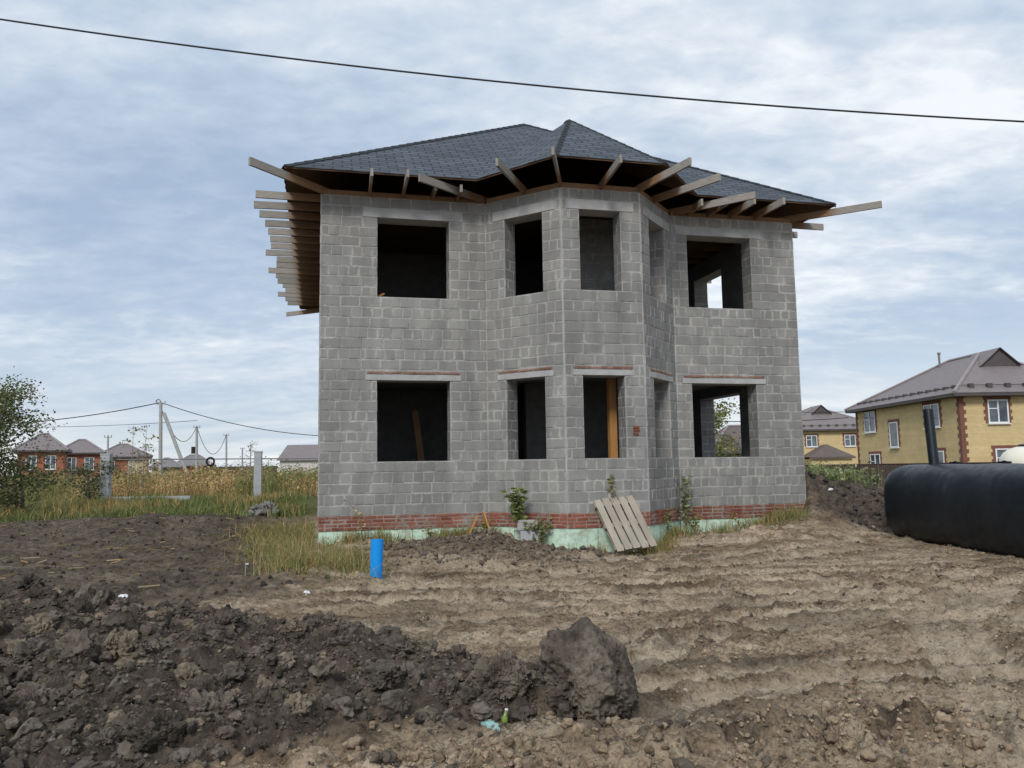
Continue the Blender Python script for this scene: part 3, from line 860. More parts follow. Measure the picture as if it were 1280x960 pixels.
TK = .40   # wall thickness
def local(u, v): return (u, -v)
def wall(bl, core, inner, p0, p1, holes, z0=ZS[0], z1=ZS[5], par=0, cut0=0.0, cut1=0.0, zb=None):
    """outer wall from p0 to p1 (house u,v); the outside lies on the right hand of p0->p1 ... N = outward.
       cut0/cut1: how much longer (+) or shorter (-) the inner face is at each end"""
    a = local(*p0); b = local(*p1); L = math.hypot(b[0] - a[0], b[1] - a[1])
    U = ((b[0] - a[0]) / L, (b[1] - a[1]) / L); N = (U[1], -U[0])
    sheet(core, a, U, N, 0, L, z0, z1, holes)
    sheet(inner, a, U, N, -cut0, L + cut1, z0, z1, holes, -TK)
    e_ = .010 if p0[1] > 0 or p1[1] > 0 else 0.0
    bl.lay(a, U, N, e_, L - e_, zb or LV, holes, par=par)
    for (h0, h1, hz0, hz1) in holes:
        # reveals
        zr = [z for z in LV if hz0 - 1e-3 <= z <= hz1 + 1e-3]
        P = lambda u, d, z: (a[0] + U[0] * u - N[0] * d, a[1] + U[1] * u - N[1] * d, z)
        core.quad(P(h0, 0, hz0), P(h0, TK, hz0), P(h0, TK, hz1), P(h0, 0, hz1))
        core.quad(P(h1, TK, hz0), P(h1, 0, hz0), P(h1, 0, hz1), P(h1, TK, hz1))
        core.quad(P(h0, 0, hz0), P(h1, 0, hz0), P(h1, TK, hz0), P(h0, TK, hz0))
        core.quad(P(h0, TK, hz1), P(h1, TK, hz1), P(h1, 0, hz1), P(h0, 0, hz1))
        o0 = P(h0, 0, 0); o1 = P(h1, TK, 0)
        bl.lay(o0, (-N[0], -N[1]), U, 0, TK, zr, par=par, proud=(.001, .005))
        bl.lay(o1, N, (-U[0], -U[1]), 0, TK, zr, par=par + 1, proud=(.001, .005))
    return a, U, N, L

W1 = (ZS[1], ZS[2]); W2 = (ZS[3], ZS[4])
Au, Du, Bu, Cu, BV = 3.324, 7.483, 4.574, 6.233, 1.28
DEP = 12.5
bl = Blocks(1); core = MB(); inner = MB()
# front left, front right
wall(bl, core, inner, (0, 0), (Au, 0), [(1.107, 2.565, *W1), (1.107, 2.565, *W2)], cut0=-TK)
wall(bl, core, inner, (Du, 0), (10.5, 0), [(7.855 - Du, 9.41 - Du, *W1), (7.855 - Du, 9.41 - Du, *W2)], par=1, cut1=-TK)
# right side, back, left side
wall(bl, core, inner, (10.5, 0), (10.5, -DEP), [(2.0, 4.1, *W1), (2.65, 4.2, *W2)], cut0=-TK, cut1=-TK)
wall(bl, core, inner, (10.5, -DEP), (0, -DEP), [(2, 3.6, *W2), (7, 8.5, *W2)], par=1, cut0=-TK, cut1=-TK)
wall(bl, core, inner, (0, -DEP), (0, 0), [(3, 4.4, *W2)], cut0=-TK, cut1=-TK)
# top faces of the walls
def cap(mb, pts, z): mb.poly([(p[0], -p[1], z) for p in pts])
cap(core, [(0, 0), (Au, 0), (Au, -TK), (0, -TK)], ZS[5]); cap(core, [(Du, 0), (10.5, 0), (10.5, -TK), (Du, -TK)], ZS[5])
cap(core, [(0, -TK), (TK, -TK), (TK, -DEP), (0, -DEP)], ZS[5]); cap(core, [(10.1, -TK), (10.5, -TK), (10.5, -DEP), (10.1, -DEP)], ZS[5])
cap(core, [(TK, -DEP + TK), (10.1, -DEP + TK), (10.1, -DEP), (TK, -DEP)], ZS[5])
w_ = bl.build('block_wall', M['block'], UNF)
core.build('mortar_bed', M['core'], w_)
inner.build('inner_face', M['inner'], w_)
# bay
bl = Blocks(2); core = MB(); inner = MB()
Ld = math.hypot(Bu - Au, BV); Lf = Cu - Bu
hl = [(.47, 1.36, *W1), (.47, 1.36, *W2)]
hf = [(.37, 1.23, *W1), (.37, 1.23, *W2)]
hr = [(.45, 1.36, *W1), (.45, 1.36, *W2)]
ki = TK * math.tan(R(22.5))
wall(bl, core, inner, (Au, 0), (Bu, BV), hl, cut1=-ki)
wall(bl, core, inner, (Bu, BV), (Cu, BV), hf, par=1, cut0=-ki, cut1=-ki)
wall(bl, core, inner, (Cu, BV), (Du, 0), hr, cut0=-ki)
n45 = (-.70711, .70711)
cap(core, [(Au, 0), (Bu, BV), (Bu + ki, BV - TK), (Au + TK * .7, -TK * .7)], ZS[5])
cap(core, [(Bu, BV), (Cu, BV), (Cu - ki, BV - TK), (Bu + ki, BV - TK)], ZS[5])
cap(core, [(Cu, BV), (Du, 0), (Du - TK * .7, -TK * .7), (Cu - ki, BV - TK)], ZS[5])
w2_ = bl.build('bay_wall', M['block'], UNF)
core.build('mortar_bed', M['core'], w2_)
inner.build('inner_face', M['inner'], w2_)

# brick plinth and foam-faced foundation, all round
RING = [(0, 0), (Au, 0), (Bu, BV), (Cu, BV), (Du, 0), (10.5, 0), (10.5, -DEP), (0, -DEP)]
bl = Blocks(3); core = MB(); fnd = MB()
zb = [.375 + k * .0702 for k in range(5)]
for i in range(len(RING)):
    a = local(*RING[i]); b = local(*RING[(i + 1) % len(RING)]); L = math.hypot(b[0] - a[0], b[1] - a[1])
    U = ((b[0] - a[0]) / L, (b[1] - a[1]) / L); N = (U[1], -U[0])
    sheet(core, a, U, N, 0, L, .375, ZS[0], [])
    bl.lay(a, U, N, 0, L, zb, L=(.25, .25), jt=.006, proud=(.002, .01))
    # foundation boards with joints, a little behind the brick
    p = 0
    while p < L:
        q = min(p + .6, L)
        P = lambda u, z: (a[0] + U[0] * u - N[0] * .012, a[1] + U[1] * u - N[1] * .012, z)
        fnd.quad(P(p + .004, -.5), P(q - .004, -.5), P(q - .004, .372), P(p + .004, .372)); p = q
pl = bl.build('brick_plinth', M['brick'], UNF); core.build('mortar_bed', M['core'], pl)
fnd.build('foundation', M['foam'], UNF)
mb = MB()
cap(mb, [(p[0] + (.03 if p[0] < 5 else -.03), p[1] - .03) for p in RING], .37); mb.build('footing_top', M['slab'], UNF)
mb = MB()
for z in (.66, 3.55, 3.85):
    mb.poly([(p[0] + (.2 if p[0] < 5 else -.2), -(p[1] - .2 if p[1] > -5 else p[1] + .2), z) for p in RING])
mb.build('floor_slab', M['slab'], UNF)
mb = MB()
for z in (7.13, 7.16):
    mb.poly([(p[0] + (.2 if p[0] < 5 else -.2), -(p[1] - .2 if p[1] > -5 else p[1] + .2), z) for p in RING])
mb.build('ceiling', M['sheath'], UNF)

# partitions
def partition(u0, v0, u1, v1, z0, z1, holes=(), blocks=False, seed=5, t=.2):
    a = local(u0, v0); b = local(u1, v1); L = math.hypot(b[0] - a[0], b[1] - a[1])
    U = ((b[0] - a[0]) / L, (b[1] - a[1]) / L); N = (U[1], -U[0])
    mb = MB(); holes = list(holes)
    sheet(mb, a, U, N, 0, L, z0, z1, holes, 0); sheet(mb, a, U, N, 0, L, z0, z1, holes, -t)
    P = lambda u, d, z: (a[0] + U[0] * u - N[0] * d, a[1] + U[1] * u - N[1] * d, z)
    for e in [0, L] + [h[0] for h in holes] + [h[1] for h in holes]:
        mb.quad(P(e, 0, z0), P(e, t, z0), P(e, t, z1), P(e, 0, z1)) if e in (0, L) else None
    for h in holes:
        for e in h[:2]: mb.quad(P(e, 0, h[2]), P(e, t, h[2]), P(e, t, h[3]), P(e, 0, h[3]))
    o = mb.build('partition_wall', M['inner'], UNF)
    if blocks:
        bk = Blocks(seed); n = max(2, round((z1 - z0) / .205))
        bk.lay(a, U, N, 0, L, [z0 + (z1 - z0) * k / n for k in range(n + 1)], holes)
        bk.build('block_face', M['block'], o)
partition(5.05, -.9, 7.55, -.9, 3.86, 7.12, blocks=True, seed=8)
partition(.4, -4.6, 10.1, -4.6, .67, 3.54)
partition(.4, -4.6, 10.1, -4.6, 3.86, 7.12)
partition(4.0, -.4, 4.0, -4.6, .67, 3.54, [(1.5, 2.5, .67, 2.7)])
partition(3.9, -.9, 3.9, -4.6, 3.86, 7.12)
partition(7.55, -.8, 7.55, -4.6, .67, 3.54)
partition(7.55, -.8, 7.55, -4.6, 3.86, 7.12)
partition(4.8, -2.6, 7.55, -2.6, .67, 3.54)

# lintels and brick levelling courses
def on_wall(p0, p1):
    a = local(*p0); b = local(*p1); L = math.hypot(b[0] - a[0], b[1] - a[1]); U = ((b[0] - a[0]) / L, (b[1] - a[1]) / L)
    return a, U, (U[1], -U[0])
def lintel(p0, p1, u0, u1, z0, z1, proud, name='lintel'):
    a, U, N = on_wall(p0, p1); mb = MB(); n = 6
    r = random.Random(int(u0 * 1000 + z0 * 77))
    P = lambda u, d, z: Vector((a[0] + U[0] * u + N[0] * d, a[1] + U[1] * u + N[1] * d, z))
    st = []
    for k in range(n + 1):
        u = u0 + (u1 - u0) * k / n
        st.append((P(u, proud + r.uniform(-.004, .004), z0 + .002 + r.uniform(0, .004)), P(u, proud + r.uniform(-.004, .004), z1 + r.uniform(-.012, .006)), P(u, -.02, z1), P(u, -.3, z0 + .002)))
    for s0, s1 in zip(st[:-1], st[1:]):
        mb.quad(s0[0], s1[0], s1[1], s0[1]); mb.quad(s0[1], s1[1], s1[2], s0[2]); mb.quad(s0[3], s1[3], s1[0], s0[0])
    mb.quad(st[0][3], st[0][0], st[0][1], st[0][2]); mb.quad(st[-1][0], st[-1][3], st[-1][2], st[-1][1])
    mb.build(name, M['concrete'], UNF)
def brick_row(p0, p1, u0, u1, z0, z1, seed):
    a, U, N = on_wall(p0, p1); bk = Blocks(seed); r = bk.rng; p = u0
    while p < u1 - .04:
        q = min(p + r.choice([.12, .12, .25, .2]), u1)
        if True: bk.block(a, U, N, p, q, z0, z1 - r.uniform(0, .012), .007, r.random(), (.016, .022))
        p = q
    bk.build('brick_course', M['brick_old'], UNF)
FACES = [((0, 0), (Au, 0), 1.107, 2.565), ((Au, 0), (Bu, BV), .47, 1.36), ((Bu, BV), (Cu, BV), .37, 1.23), ((Cu, BV), (Du, 0), .45, 1.36), ((Du, 0), (10.5, 0), 7.855 - Du, 9.41 - Du)]
for i, (p0, p1, a, b) in enumerate(FACES):
    ex = .22 if i in (0, 4) else .20
    lintel(p0, p1, a - ex, b + ex, ZS[2], ZS[2] + .115, .022)
    brick_row(p0, p1, a - ex + .02, b + ex - .03, ZS[2] + .125, ZS[2] + .188, 20 + i)
    lintel(p0, p1, max(a - .28, .02), min(b + .28, 3 if i in (0, 4) else math.dist(p0, p1) - .03), ZS[4], ZS[4] + .2, .019)
# two red brick patches beside the bay front opening
a_, U_, N_ = on_wall((Bu, BV), (Cu, BV)); bk = Blocks(40)
for z in (2.12, 2.19, 2.25): bk.block(a_, U_, N_, 1.37, 1.37 + random.uniform(.1, .16), z, z + .06, .006, random.random(), (.014, .018))
bk.build('brick_patch', M['brick'], UNF)

# wall plate (timber on the wall head), joists, roof
mb = MB()
for i in range(len(RING)):
    a = Vector((*local(*RING[i]), 0)); b = Vector((*local(*RING[(i + 1) % len(RING)]), 0)); d = (b - a).normalized(); N = Vector((d.y, -d.x, 0))
    mb.bar(a - N * .09 + Vector((0, 0, 7.062)) + d * .02, b - N * .09 + Vector((0, 0, 7.062)) - d * .02, .15, .105)
mb.build('wall_plate', M['wood'], UNF)

def joist(a, b, h=.15, w=.05, eave=None, zc=7.10):
    """board from a (on the wall) to b (free end), house u,v; weathered beyond the eave"""
    A = Vector((*local(*a), zc + random.uniform(-.012, .012))); B = Vector((*local(*b), zc + random.uniform(-.012, .02))); d = (B - A)
    L = d.length; d.normalize(); s = d.cross(Vector((0, 0, 1))).normalized(); u = s.cross(d)
    inner_end = A - d * .9
    T = L + .9; e = .9 + (eave if eave is not None else L * .5)
    st = [0, max(.05, min(e - .12, T - .1)), max(.1, min(e + .1, T - .05)), T]
    V = []; C = []; UV = []
    for k, t in enumerate(st):
        c = inner_end + d * t
        for (sy, sz) in ((-1, -1), (1, -1), (1, 1), (-1, 1)):
            V.append(c + s * sy * w / 2 + u * sz * h / 2 + d * (random.uniform(-.004, .004) if k == 3 else 0)); C.append((float(k >= 2),) * 3 + (1,))
    F = []
    for k in range(3):
        for j in range(4):
            j2 = (j + 1) % 4; F.append((k * 4 + j, k * 4 + j2, k * 4 + 4 + j2, k * 4 + 4 + j)); UV += [(st[k], j * .1), (st[k], j * .1 + .1), (st[k + 1], j * .1 + .1), (st[k + 1], j * .1)]
    F.append((3, 2, 1, 0)); F.append((12, 13, 14, 15)); UV += [(0, 0), (0, .1), (.1, .1), (.1, 0)] * 2
    np_obj('joist', np.array([tuple(v) for v in V]), np.array(F), M['joist'], UNF, col=np.array(C), uv=np.array(UV))

def tail(px, py, zt=7.165):     # where the top of a board end seen at this pixel lies, in house u,v
    d = fw + rt * ((px - 640) / F_PX) - up * ((py - 480) / F_PX); k = (zt - CAM_Z) / d.z
    return to_house(d.x * k, d.y * k)
joist((.95, 0), tail(465, 211), eave=.66); joist((1.62, 0), tail(510, 213), eave=.66)
joist((2.22, 0), (2.22, .62), eave=.66); joist((2.72, 0), (2.72, .62), eave=.66)
joist((7.9, 0), (7.9, .72), eave=.66); joist((8.4, 0), (8.42, .85), eave=.66); joist((8.95, 0), (8.97, 1.02), eave=.66); joist((9.55, 0), tail(980, 247), eave=.66)
joist((0.02, -.02), (-1.26, 1.26), eave=.92); joist((10.48, -.02), (11.84, 1.34), eave=.95)          # hips
joist((Au - .02, -.06), tail(524, 219), eave=.55)                                                     # valley, left of bay
joist((Du + .05, -.1), tail(944, 241), eave=.8)
joist((Bu, BV), tail(691, 184), eave=.72)
joist((Cu, BV), tail(863, 197), eave=.75)
joist(((Au + Bu) / 2 + .05, BV / 2 + .05), tail(621, 199), eave=.66)
joist(((Cu + Du) / 2 - .05, BV / 2 + .05), tail(900, 218), eave=.66)
joist((5.42, BV), tail(776, 194), eave=.66)
ends = [1.28, 1.36, 1.30, 1.22, 1.19, 1.18, 1.2, 1.36, 1.12, 1.16, 1.40, 1.24, 1.22, 1.10, 1.05, 1.30, 1.10, 1.05]
for k, e in enumerate(ends): joist((0, -.55 - k * .64), (-e + .0, -.55 - k * .64), eave=.66)
joist((.02, -DEP + .02), (-1.15, -DEP - .95), eave=.9)
for k in range(17):
    e = [1.28, .95, 1.1][k % 3] if k != 1 else .88
    joist((10.5, -.45 - k * .7), (10.5 + e * (1 if k else .88), -.45 - k * .7), eave=.66)

OV = .68; EZ = 7.285; AZ = 10.65
FL, FR, BL_, BR_ = (-OV, OV), (10.5 + OV, OV), (-OV, -DEP - OV), (10.5 + OV, -DEP - OV)
SL = (AZ - EZ) / (OV + 4.02)
VE = (5.4, OV - (9.26 - EZ) / SL)
BAP = (5.40, -.56)
k2 = OV * math.tan(R(22.5))
Bp, Cp = (Bu - k2, BV + OV), (Cu + k2, BV + OV)
Ap = (Bp[0] - (BV), OV); Dp = (Cp[0] + BV, OV)
E3 = lambda p, z=None: Vector((p[0], -p[1], z if z is not None else (7.385 if p in (Bp, Cp) else EZ)))
planes = [
    [E3(FL), E3(Ap), E3(VE, 9.26), E3(Dp), E3(FR), E3((5.25, -4.02), AZ)],
    [E3(BL_), E3(FL), E3((5.25, -4.02), AZ), E3((5.25, -8.6), AZ)],
    [E3(BR_), E3(BL_), E3((5.25, -8.6), AZ)],
    [E3(FR), E3(BR_), E3((5.25, -8.6), AZ), E3((5.25, -4.02), AZ)],
    [E3(Bp), E3(Cp), E3(BAP, 9.26)],
    [E3(Ap), E3(Bp), E3(BAP, 9.26)], [E3(Ap), E3(BAP, 9.26), E3(VE, 9.26)],
    [E3(Cp), E3(Dp), E3(BAP, 9.26)], [E3(Dp), E3(VE, 9.26), E3(BAP, 9.26)],
]
UVE = [None, None, None, None, None, None, (Ap, Bp), None, (Cp, Dp)]
mb = MB(); mu = MB()
for i, pts in enumerate(planes):
    e = (pts[1] - pts[0]) if UVE[i] is None else (E3(UVE[i][1]) - E3(UVE[i][0]))
    e.normalize()
    nrm = None
    for k in range(1, len(pts) - 1):
        c = (pts[k] - pts[0]).cross(pts[k + 1] - pts[0])
        if c.z > 0 and c.length > .5: nrm = c.normalized(); break
    if nrm is None: nrm = Vector((0, 0, 1))
    sl_ = nrm.cross(e)
    if sl_.z < 0: sl_ = -sl_
    o = E3(Ap) if i in (5, 6) else (E3(Dp) if i in (7, 8) else pts[0])
    mb.poly(pts, uv=[((p - o).dot(e) + i * 3.3, (p - o).dot(sl_)) for p in pts])
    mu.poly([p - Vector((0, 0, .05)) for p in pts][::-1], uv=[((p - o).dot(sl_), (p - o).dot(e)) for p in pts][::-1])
eaves = [FL, Ap, Bp, Cp, Dp, FR, BR_, BL_]
for i in range(len(eaves)):
    a = E3(eaves[i]); b = E3(eaves[(i + 1) % len(eaves)]); dn = Vector((0, 0, -.022)); d2 = Vector((0, 0, -.05))
    out = Vector(((b - a).y, -(b - a).x, 0)).normalized()
    # ragged shingle edge hanging a little over the boards
    n = max(2, int((b - a).length / .17)); prev = None
    for k in range(n + 1):
        p = a + (b - a) * k / n; q = p + out * (.025 + random.uniform(-.008, .012)) + Vector((0, 0, -.016 - random.uniform(0, .008)))
        if prev: mb.quad(prev[1], q, p, prev[0], uv=[(0, .02), (.1, .02), (.1, .05), (0, .05)])
        prev = (p, q)
    mu.quad(a + d2, b + d2, b + Vector((0, 0, -.004)), a + Vector((0, 0, -.004)))
rf = mb.build('roof', M['shingle'], UNF)
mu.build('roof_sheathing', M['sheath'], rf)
# ridge and hip caps
for a, b in ((E3(FL), E3((5.25, -4.02), AZ)), (E3(FR), E3((5.25, -4.02), AZ)), (E3(Bp), E3(BAP, 9.26)), (E3(Cp), E3(BAP, 9.26)), (E3(BAP, 9.26), E3(VE, 9.26)), (E3((5.25, -4.02), AZ), E3((5.25, -8.6), AZ))):
    mb = MB(); d = (b - a); L = d.length; n = int(L / .25); d.normalize(); s = d.cross(Vector((0, 0, 1))).normalized()
    for k in range(n):
        p = a + d * (L * k / n); q = a + d * (L * (k + 1.1) / n); z1 = Vector((0, 0, .022)); z2 = Vector((0, 0, .010))
        mb.quad(p + s * .12 - Vector((0, 0, .05)), q + s * .12 - Vector((0, 0, .055)), q + z2, p + z1); mb.quad(p + z1, q + z2, q - s * .12 - Vector((0, 0, .055)), p - s * .12 - Vector((0, 0, .05)))
    mb.build('hip_cap', M['shingle'], rf)

# timbers seen through the openings
mb = MB(); mb.bar((*local(5.83, .45), .66), (*local(5.83, .45), 3.54), .15, .15, up=(1, 0, 0)); mb.build('timber_post', M['wood_orange'], UNF)
pk = empty('leaning_plank', hw(2.25, -2.3, .67), TH, 'plank leaning inside the ground-floor left window opening', 'plank')
mb = MB(); mb.bar((.14, 0, 0), (-.10, .25, 2.2), .14, .04, up=(0, 1, 0)); mb.build('board', M['wood'], pk)
mb = MB(); mb.bar((0, 0, 0.02), (.16, .05, .10), .05, .03); o = mb.build('wood_offcut', M['wood_orange'], loc=hw(1.15, -.1, ZS[3] + .01)); o.rotation_euler = (0, 0, TH + .6)
tag(o, 'short wood offcut on the sill of the upper left window opening', 'wood offcut')

# ------------------------------------------------------------------ things around the house
# pallet leaning on the bay
def pallet():
    bl_ = on_ground(768, 690, .03); br = on_ground(822, 684, .03)
    A = Vector((bl_[0], bl_[1], hz(*bl_) + .02)); B = Vector((br[0], br[1], hz(*br) + .02))
    C = hw(5.62, BV + .05, .98)
    ex = (B - A).normalized(); W = .80
    ey = (C - A); ey = (ey - ex * ey.dot(ex)).normalized(); ez = ex.cross(ey)
    top_l = hw(5.02, BV + .12, .86)
    p = empty('wooden_pallet', A, 0, 'grey wooden pallet leaning against the bay wall', 'pallet')
    p.matrix_world = Matrix(((ex.x, ey.x, ez.x, A.x), (ex.y, ey.y, ez.y, A.y), (ex.z, ey.z, ez.z, A.z), (0, 0, 0, 1)))
    return p
def on_v(px, py, v):
    d = fw + rt * ((px - 640) / F_PX) - up * ((py - 480) / F_PX); n = Vector((st_, -ct, 0)); O = Vector((HX, HY, 0)); c = Vector((0, 0, CAM_Z))
    return c + d * (((O - c).dot(n) + v) / d.dot(n))
def pallet2():
    P0 = on_v(771, 690, BV + .62); P1 = on_v(822, 683, BV + .62); P2 = on_v(741, 627, BV + .06); P3 = on_v(791, 619, BV + .06)
    ex = ((P1 - P0) + (P3 - P2)).normalized(); ey = ((P2 - P0) + (P3 - P1)); Wd = ((P1 - P0).length + (P3 - P2).length) / 2; Ln = ey.length / 2
    ey.normalize(); ez = ex.cross(ey).normalized()
    p = empty('wooden_pallet', P0, 0, 'grey wooden pallet leaning against the bay wall', 'pallet')
    p.location = P0
    sh = lambda x, y, z: ex * x + ey * y + ez * z
    n = 5
    for k in range(n):
        w = Wd / n * .80; x0 = Wd / n * (k + .1)
        mb = MB(); mb.box(sh(x0 + w / 2, Ln / 2 + random.uniform(-.01, .02), .0), ey, ex, ez, (Ln / 2, w / 2, .011)); mb.build('slat', M['wood_grey'], p)
    for y in (.05, .5, .95):
        mb = MB(); mb.box(sh(Wd / 2, Ln * y + (.04 if y < .1 else -.04 if y > .9 else 0), -.058), ex, ey, ez, (Wd / 2, .045, .045)); mb.build('stringer', M['wood_grey'], p)
    for k in (0, 2, 4):
        w = Wd / n * .6; x0 = Wd / n * (k + .2)
        mb = MB(); mb.box(sh(x0 + w / 2, Ln / 2, -.115), ey, ex, ez, (Ln / 2, w / 2, .01)); mb.build('bottom_slat', M['wood_grey'], p)
pallet2()

# blue pipe
bx, by = on_ground(470, 722, .04)
M['blue'] = simple('bright blue plastic', (.0, .30, .82), (.0, .25, .72), 3, .35, .05, spec=.5)
mb = MB(); N_ = 28; r0, r1, H = .088, .079, .53
rings = [(r0, -.15), (r0, H), (r1, H), (r1, -.1)]
for (ra, za), (rb, zb_) in zip(rings[:-1], rings[1:]):
    for k in range(N_):
        t0, t1 = 2 * PI * k / N_, 2 * PI * (k + 1) / N_
        mb.quad((ra * math.cos(t0), ra * math.sin(t0), za), (ra * math.cos(t1), ra * math.sin(t1), za), (rb * math.cos(t1), rb * math.sin(t1), zb_), (rb * math.cos(t0), rb * math.sin(t0), zb_))
o = mb.build('well_pipe', M['blue'], loc=(bx, by, hz(bx, by))); o.rotation_euler = (R(-2), R(1.5), 0)
tag(o, 'bright blue plastic well pipe sticking up from the soil', 'pipe')

# block column beside the bay, slabs and offcuts
def rough_block(name, loc, size, rz, mat, label, cat, tilt=(0, 0), group=None, seed=0):
    r = random.Random(seed); mb = MB()
    mb.abox(-size[0] / 2, size[0] / 2, -size[1] / 2, size[1] / 2, 0, size[2])
    mb.v = [(x + r.uniform(-.008, .008), y + r.uniform(-.008, .008), z + r.uniform(-.006, .006)) for x, y, z in mb.v] if False else mb.v
    o = mb.build(name, mat, loc=loc); o.rotation_euler = (tilt[0], tilt[1], rz)
    md = o.modifiers.new('bevel', 'BEVEL'); md.width = .012; md.segments = 2
    import bmesh
    bm = bmesh.new(); bm.from_mesh(o.data); bmesh.ops.remove_doubles(bm, verts=bm.verts, dist=1e-4); bm.to_mesh(o.data); bm.free()
    return tag(o, label, cat, group)
pc = on_v(661, 684, .98)
for k, (dz, off, lab) in enumerate(((0, 0, 'lowest grey block of the short stack left of the pallet'), (.195, .03, 'middle grey block of the short stack left of the pallet'), (.39, -.02, 'weed-covered top block of the short stack left of the pallet'))):
    rough_block('concrete_block', (pc.x + off, pc.y - .02, hz(pc.x, pc.y) - .03 + dz), (.38, .19, .188), TH + R(-12) + off, M['pillar'] if k < 2 else M['core'], lab, 'block', seed=k, group='blocks stacked at the bay')
p = on_v(578, 664, .85); rough_block('concrete_slab', (p.x, p.y, hz(p.x, p.y) + .07), (.62, .26, .08), TH + R(-14), M['pillar'], 'broken grey concrete slab lying against the left wall', 'slab', (R(8), R(9)))
p = on_v(606, 666, .62); rough_block('concrete_slab', (p.x, p.y, hz(p.x, p.y) + .08), (.34, .2, .07), TH + R(30), M['pillar'], 'small tilted concrete piece beside the orange board offcuts', 'slab', (R(14), R(-10)))
for k, (p0, p1, lab) in enumerate((((586, 668), (596, 646), 'orange board offcut leaning left in the corner of the bay'), ((611, 664), (604, 641), 'orange board offcut leaning right in the corner of the bay'))):
    a = on_v(*p0, .5); b = on_v(*p1, .30)
    mb = MB(); mb.bar(Vector((0, 0, 0)), b - a, .025, .11 + .03 * k, up=(.3, -1, .2)); o = mb.build('board_offcut', M['wood_orange'], loc=a); tag(o, lab, 'board')
p = on_v(612, 648, .25)
p = Vector((*on_ground(392, 686, .2), 0)); rough_block('concrete_beam', (p.x, p.y, hz(p.x, p.y) + .03), (.75, .16, .12), .05, M['pillar'], 'short concrete beam half hidden in grass at the house corner', 'beam', (0, R(-2)))

# tank
def tank():
    a = Vector((8.50, 17.1, 0)); b = Vector((8.55, 9.6, 0)); d = (b - a); L = d.length; d.normalize(); rad = .80
    zc = -.13 + rad
    T = empty('septic_tank', (a.x, a.y, 0), math.atan2(d.y, d.x), 'long black plastic septic tank lying on its side by the dark bank', 'tank')
    prof = [(0.0, 0.0), (.0, .40), (.006, .50), (.025, .59), (.06, .665), (.115, .735), (.17, .785), (.24, .80)]
    xs_ = [p[0] for p in prof]; rs = [p[1] for p in prof]
    x = .34
    while x < L - .3:
        xs_.append(x); rs.append(.80 - (.004 if abs((x % 1.6) - .8) < .05 else 0) + .005 * math.sin(x * 5) + .004 * math.sin(x * 2.3)); x += .08
    xs_ += [L - p[0] for p in prof[::-1]]; rs += [p[1] for p in prof[::-1]]
    n = 72; V = []; F = []
    for i, (xx, rr) in enumerate(zip(xs_, rs)):
        for k in range(n):
            t = 2 * PI * k / n
            se = (abs(math.cos(t)) ** 3.1 + abs(math.sin(t)) ** 3.1) ** (-1 / 3.1)
            w = se * (1 + .008 * math.sin(3 * t + xx * 1.3))
            V.append((xx, rr * w * math.cos(t), zc + rr * w * math.sin(t)))
    for i in range(len(xs_) - 1):
        for k in range(n):
            k2_ = (k + 1) % n; F.append((i * n + k, i * n + k2_, (i + 1) * n + k2_, (i + 1) * n + k))
    body = np_obj('tank_body', np.array(V), np.array(F), M['blackpl'], T, smooth=True)
    # vent pipe
    loc = T.matrix_basis.inverted()
    bx_ = 1.0
    mb = MB(); mb.tube([(.72, .02, zc + rad - .1), (.50, .08, zc + rad + 1.12)], .098, 20); mb.build('vent_pipe', M['blackpl'], T, smooth=False)
    for x in (1.35, 2.9, 4.7):
        mb = MB()
        for s in (-.1, .1): mb.box((x + s, .10, zc + rad + .01), (1, 0, 0), (0, 1, 0), (0, 0, 1), (.03, .05, .035))
        mb.tube([(x - .1, .1, zc + rad + .03), (x, .1, zc + rad + .05), (x + .1, .1, zc + rad + .03)], .015, 8)
        mb.build('lifting_lug', M['blackpl'], T)
    return T
def black_plastic():
    n = NT('black polyethylene'); p = n.obj()
    c = n.ramp(n.noise(3, 5, .6, p), [(.3, (.003, .006, .010)), (.7, (.009, .0145, .022))])
    dust = n.ramp(n.noise(9, 6, .7, p), [(.55, 0.0), (.75, 1.0)])
    c = n.mix(n.math('MULTIPLY', dust, .05), c, (.18, .15, .12))
    n.bump(n.noise(5, 3, .5, p), .12, .02)
    n.out(c, .42, .30)
    n.put(n.b, Roughness=n.ramp(n.noise(7, 4, .6, p), [(.3, .34), (.7, .52)]))
    return n.m
M['blackpl'] = black_plastic()
tank()
# pale rounded tank further behind
M['cream'] = simple('cream plastic', (.78, .75, .64), (.70, .67, .56), 2, .4, .05, spec=.4)
def dome_tank():
    p = at(1285, 575, 26)
    T = empty('water_tank', (p.x, p.y, 0), 0, 'cream dome-topped plastic tank peeking above the black tank at the right edge', 'tank')
    prof = [(.82, -.3), (.82, .3), (.85, .33), (.82, .36), (.82, .9), (.85, .93), (.82, .96), (.82, 1.45), (.78, 1.6), (.68, 1.76), (.5, 1.88), (.28, 1.95), (.25, 1.95)]
    n = 40; V = []; F = []
    for (r_, z) in prof:
        for k in range(n): V.append((r_ * math.cos(2 * PI * k / n), r_ * math.sin(2 * PI * k / n), z))
    for i in range(len(prof) - 1):
        for k in range(n): F.append((i * n + k, i * n + (k + 1) % n, (i + 1) * n + (k + 1) % n, (i + 1) * n + k))
    np_obj('tank_body', np.array(V), np.array(F), M['cream'], T, smooth=True)
    mb = MB(); mb.tube([(0, 0, 1.94), (0, 0, 1.99), (0, 0, 2.03)], [.27, .27, .2], 24); mb.build('lid', M['blackpl'], T)
dome_tank()

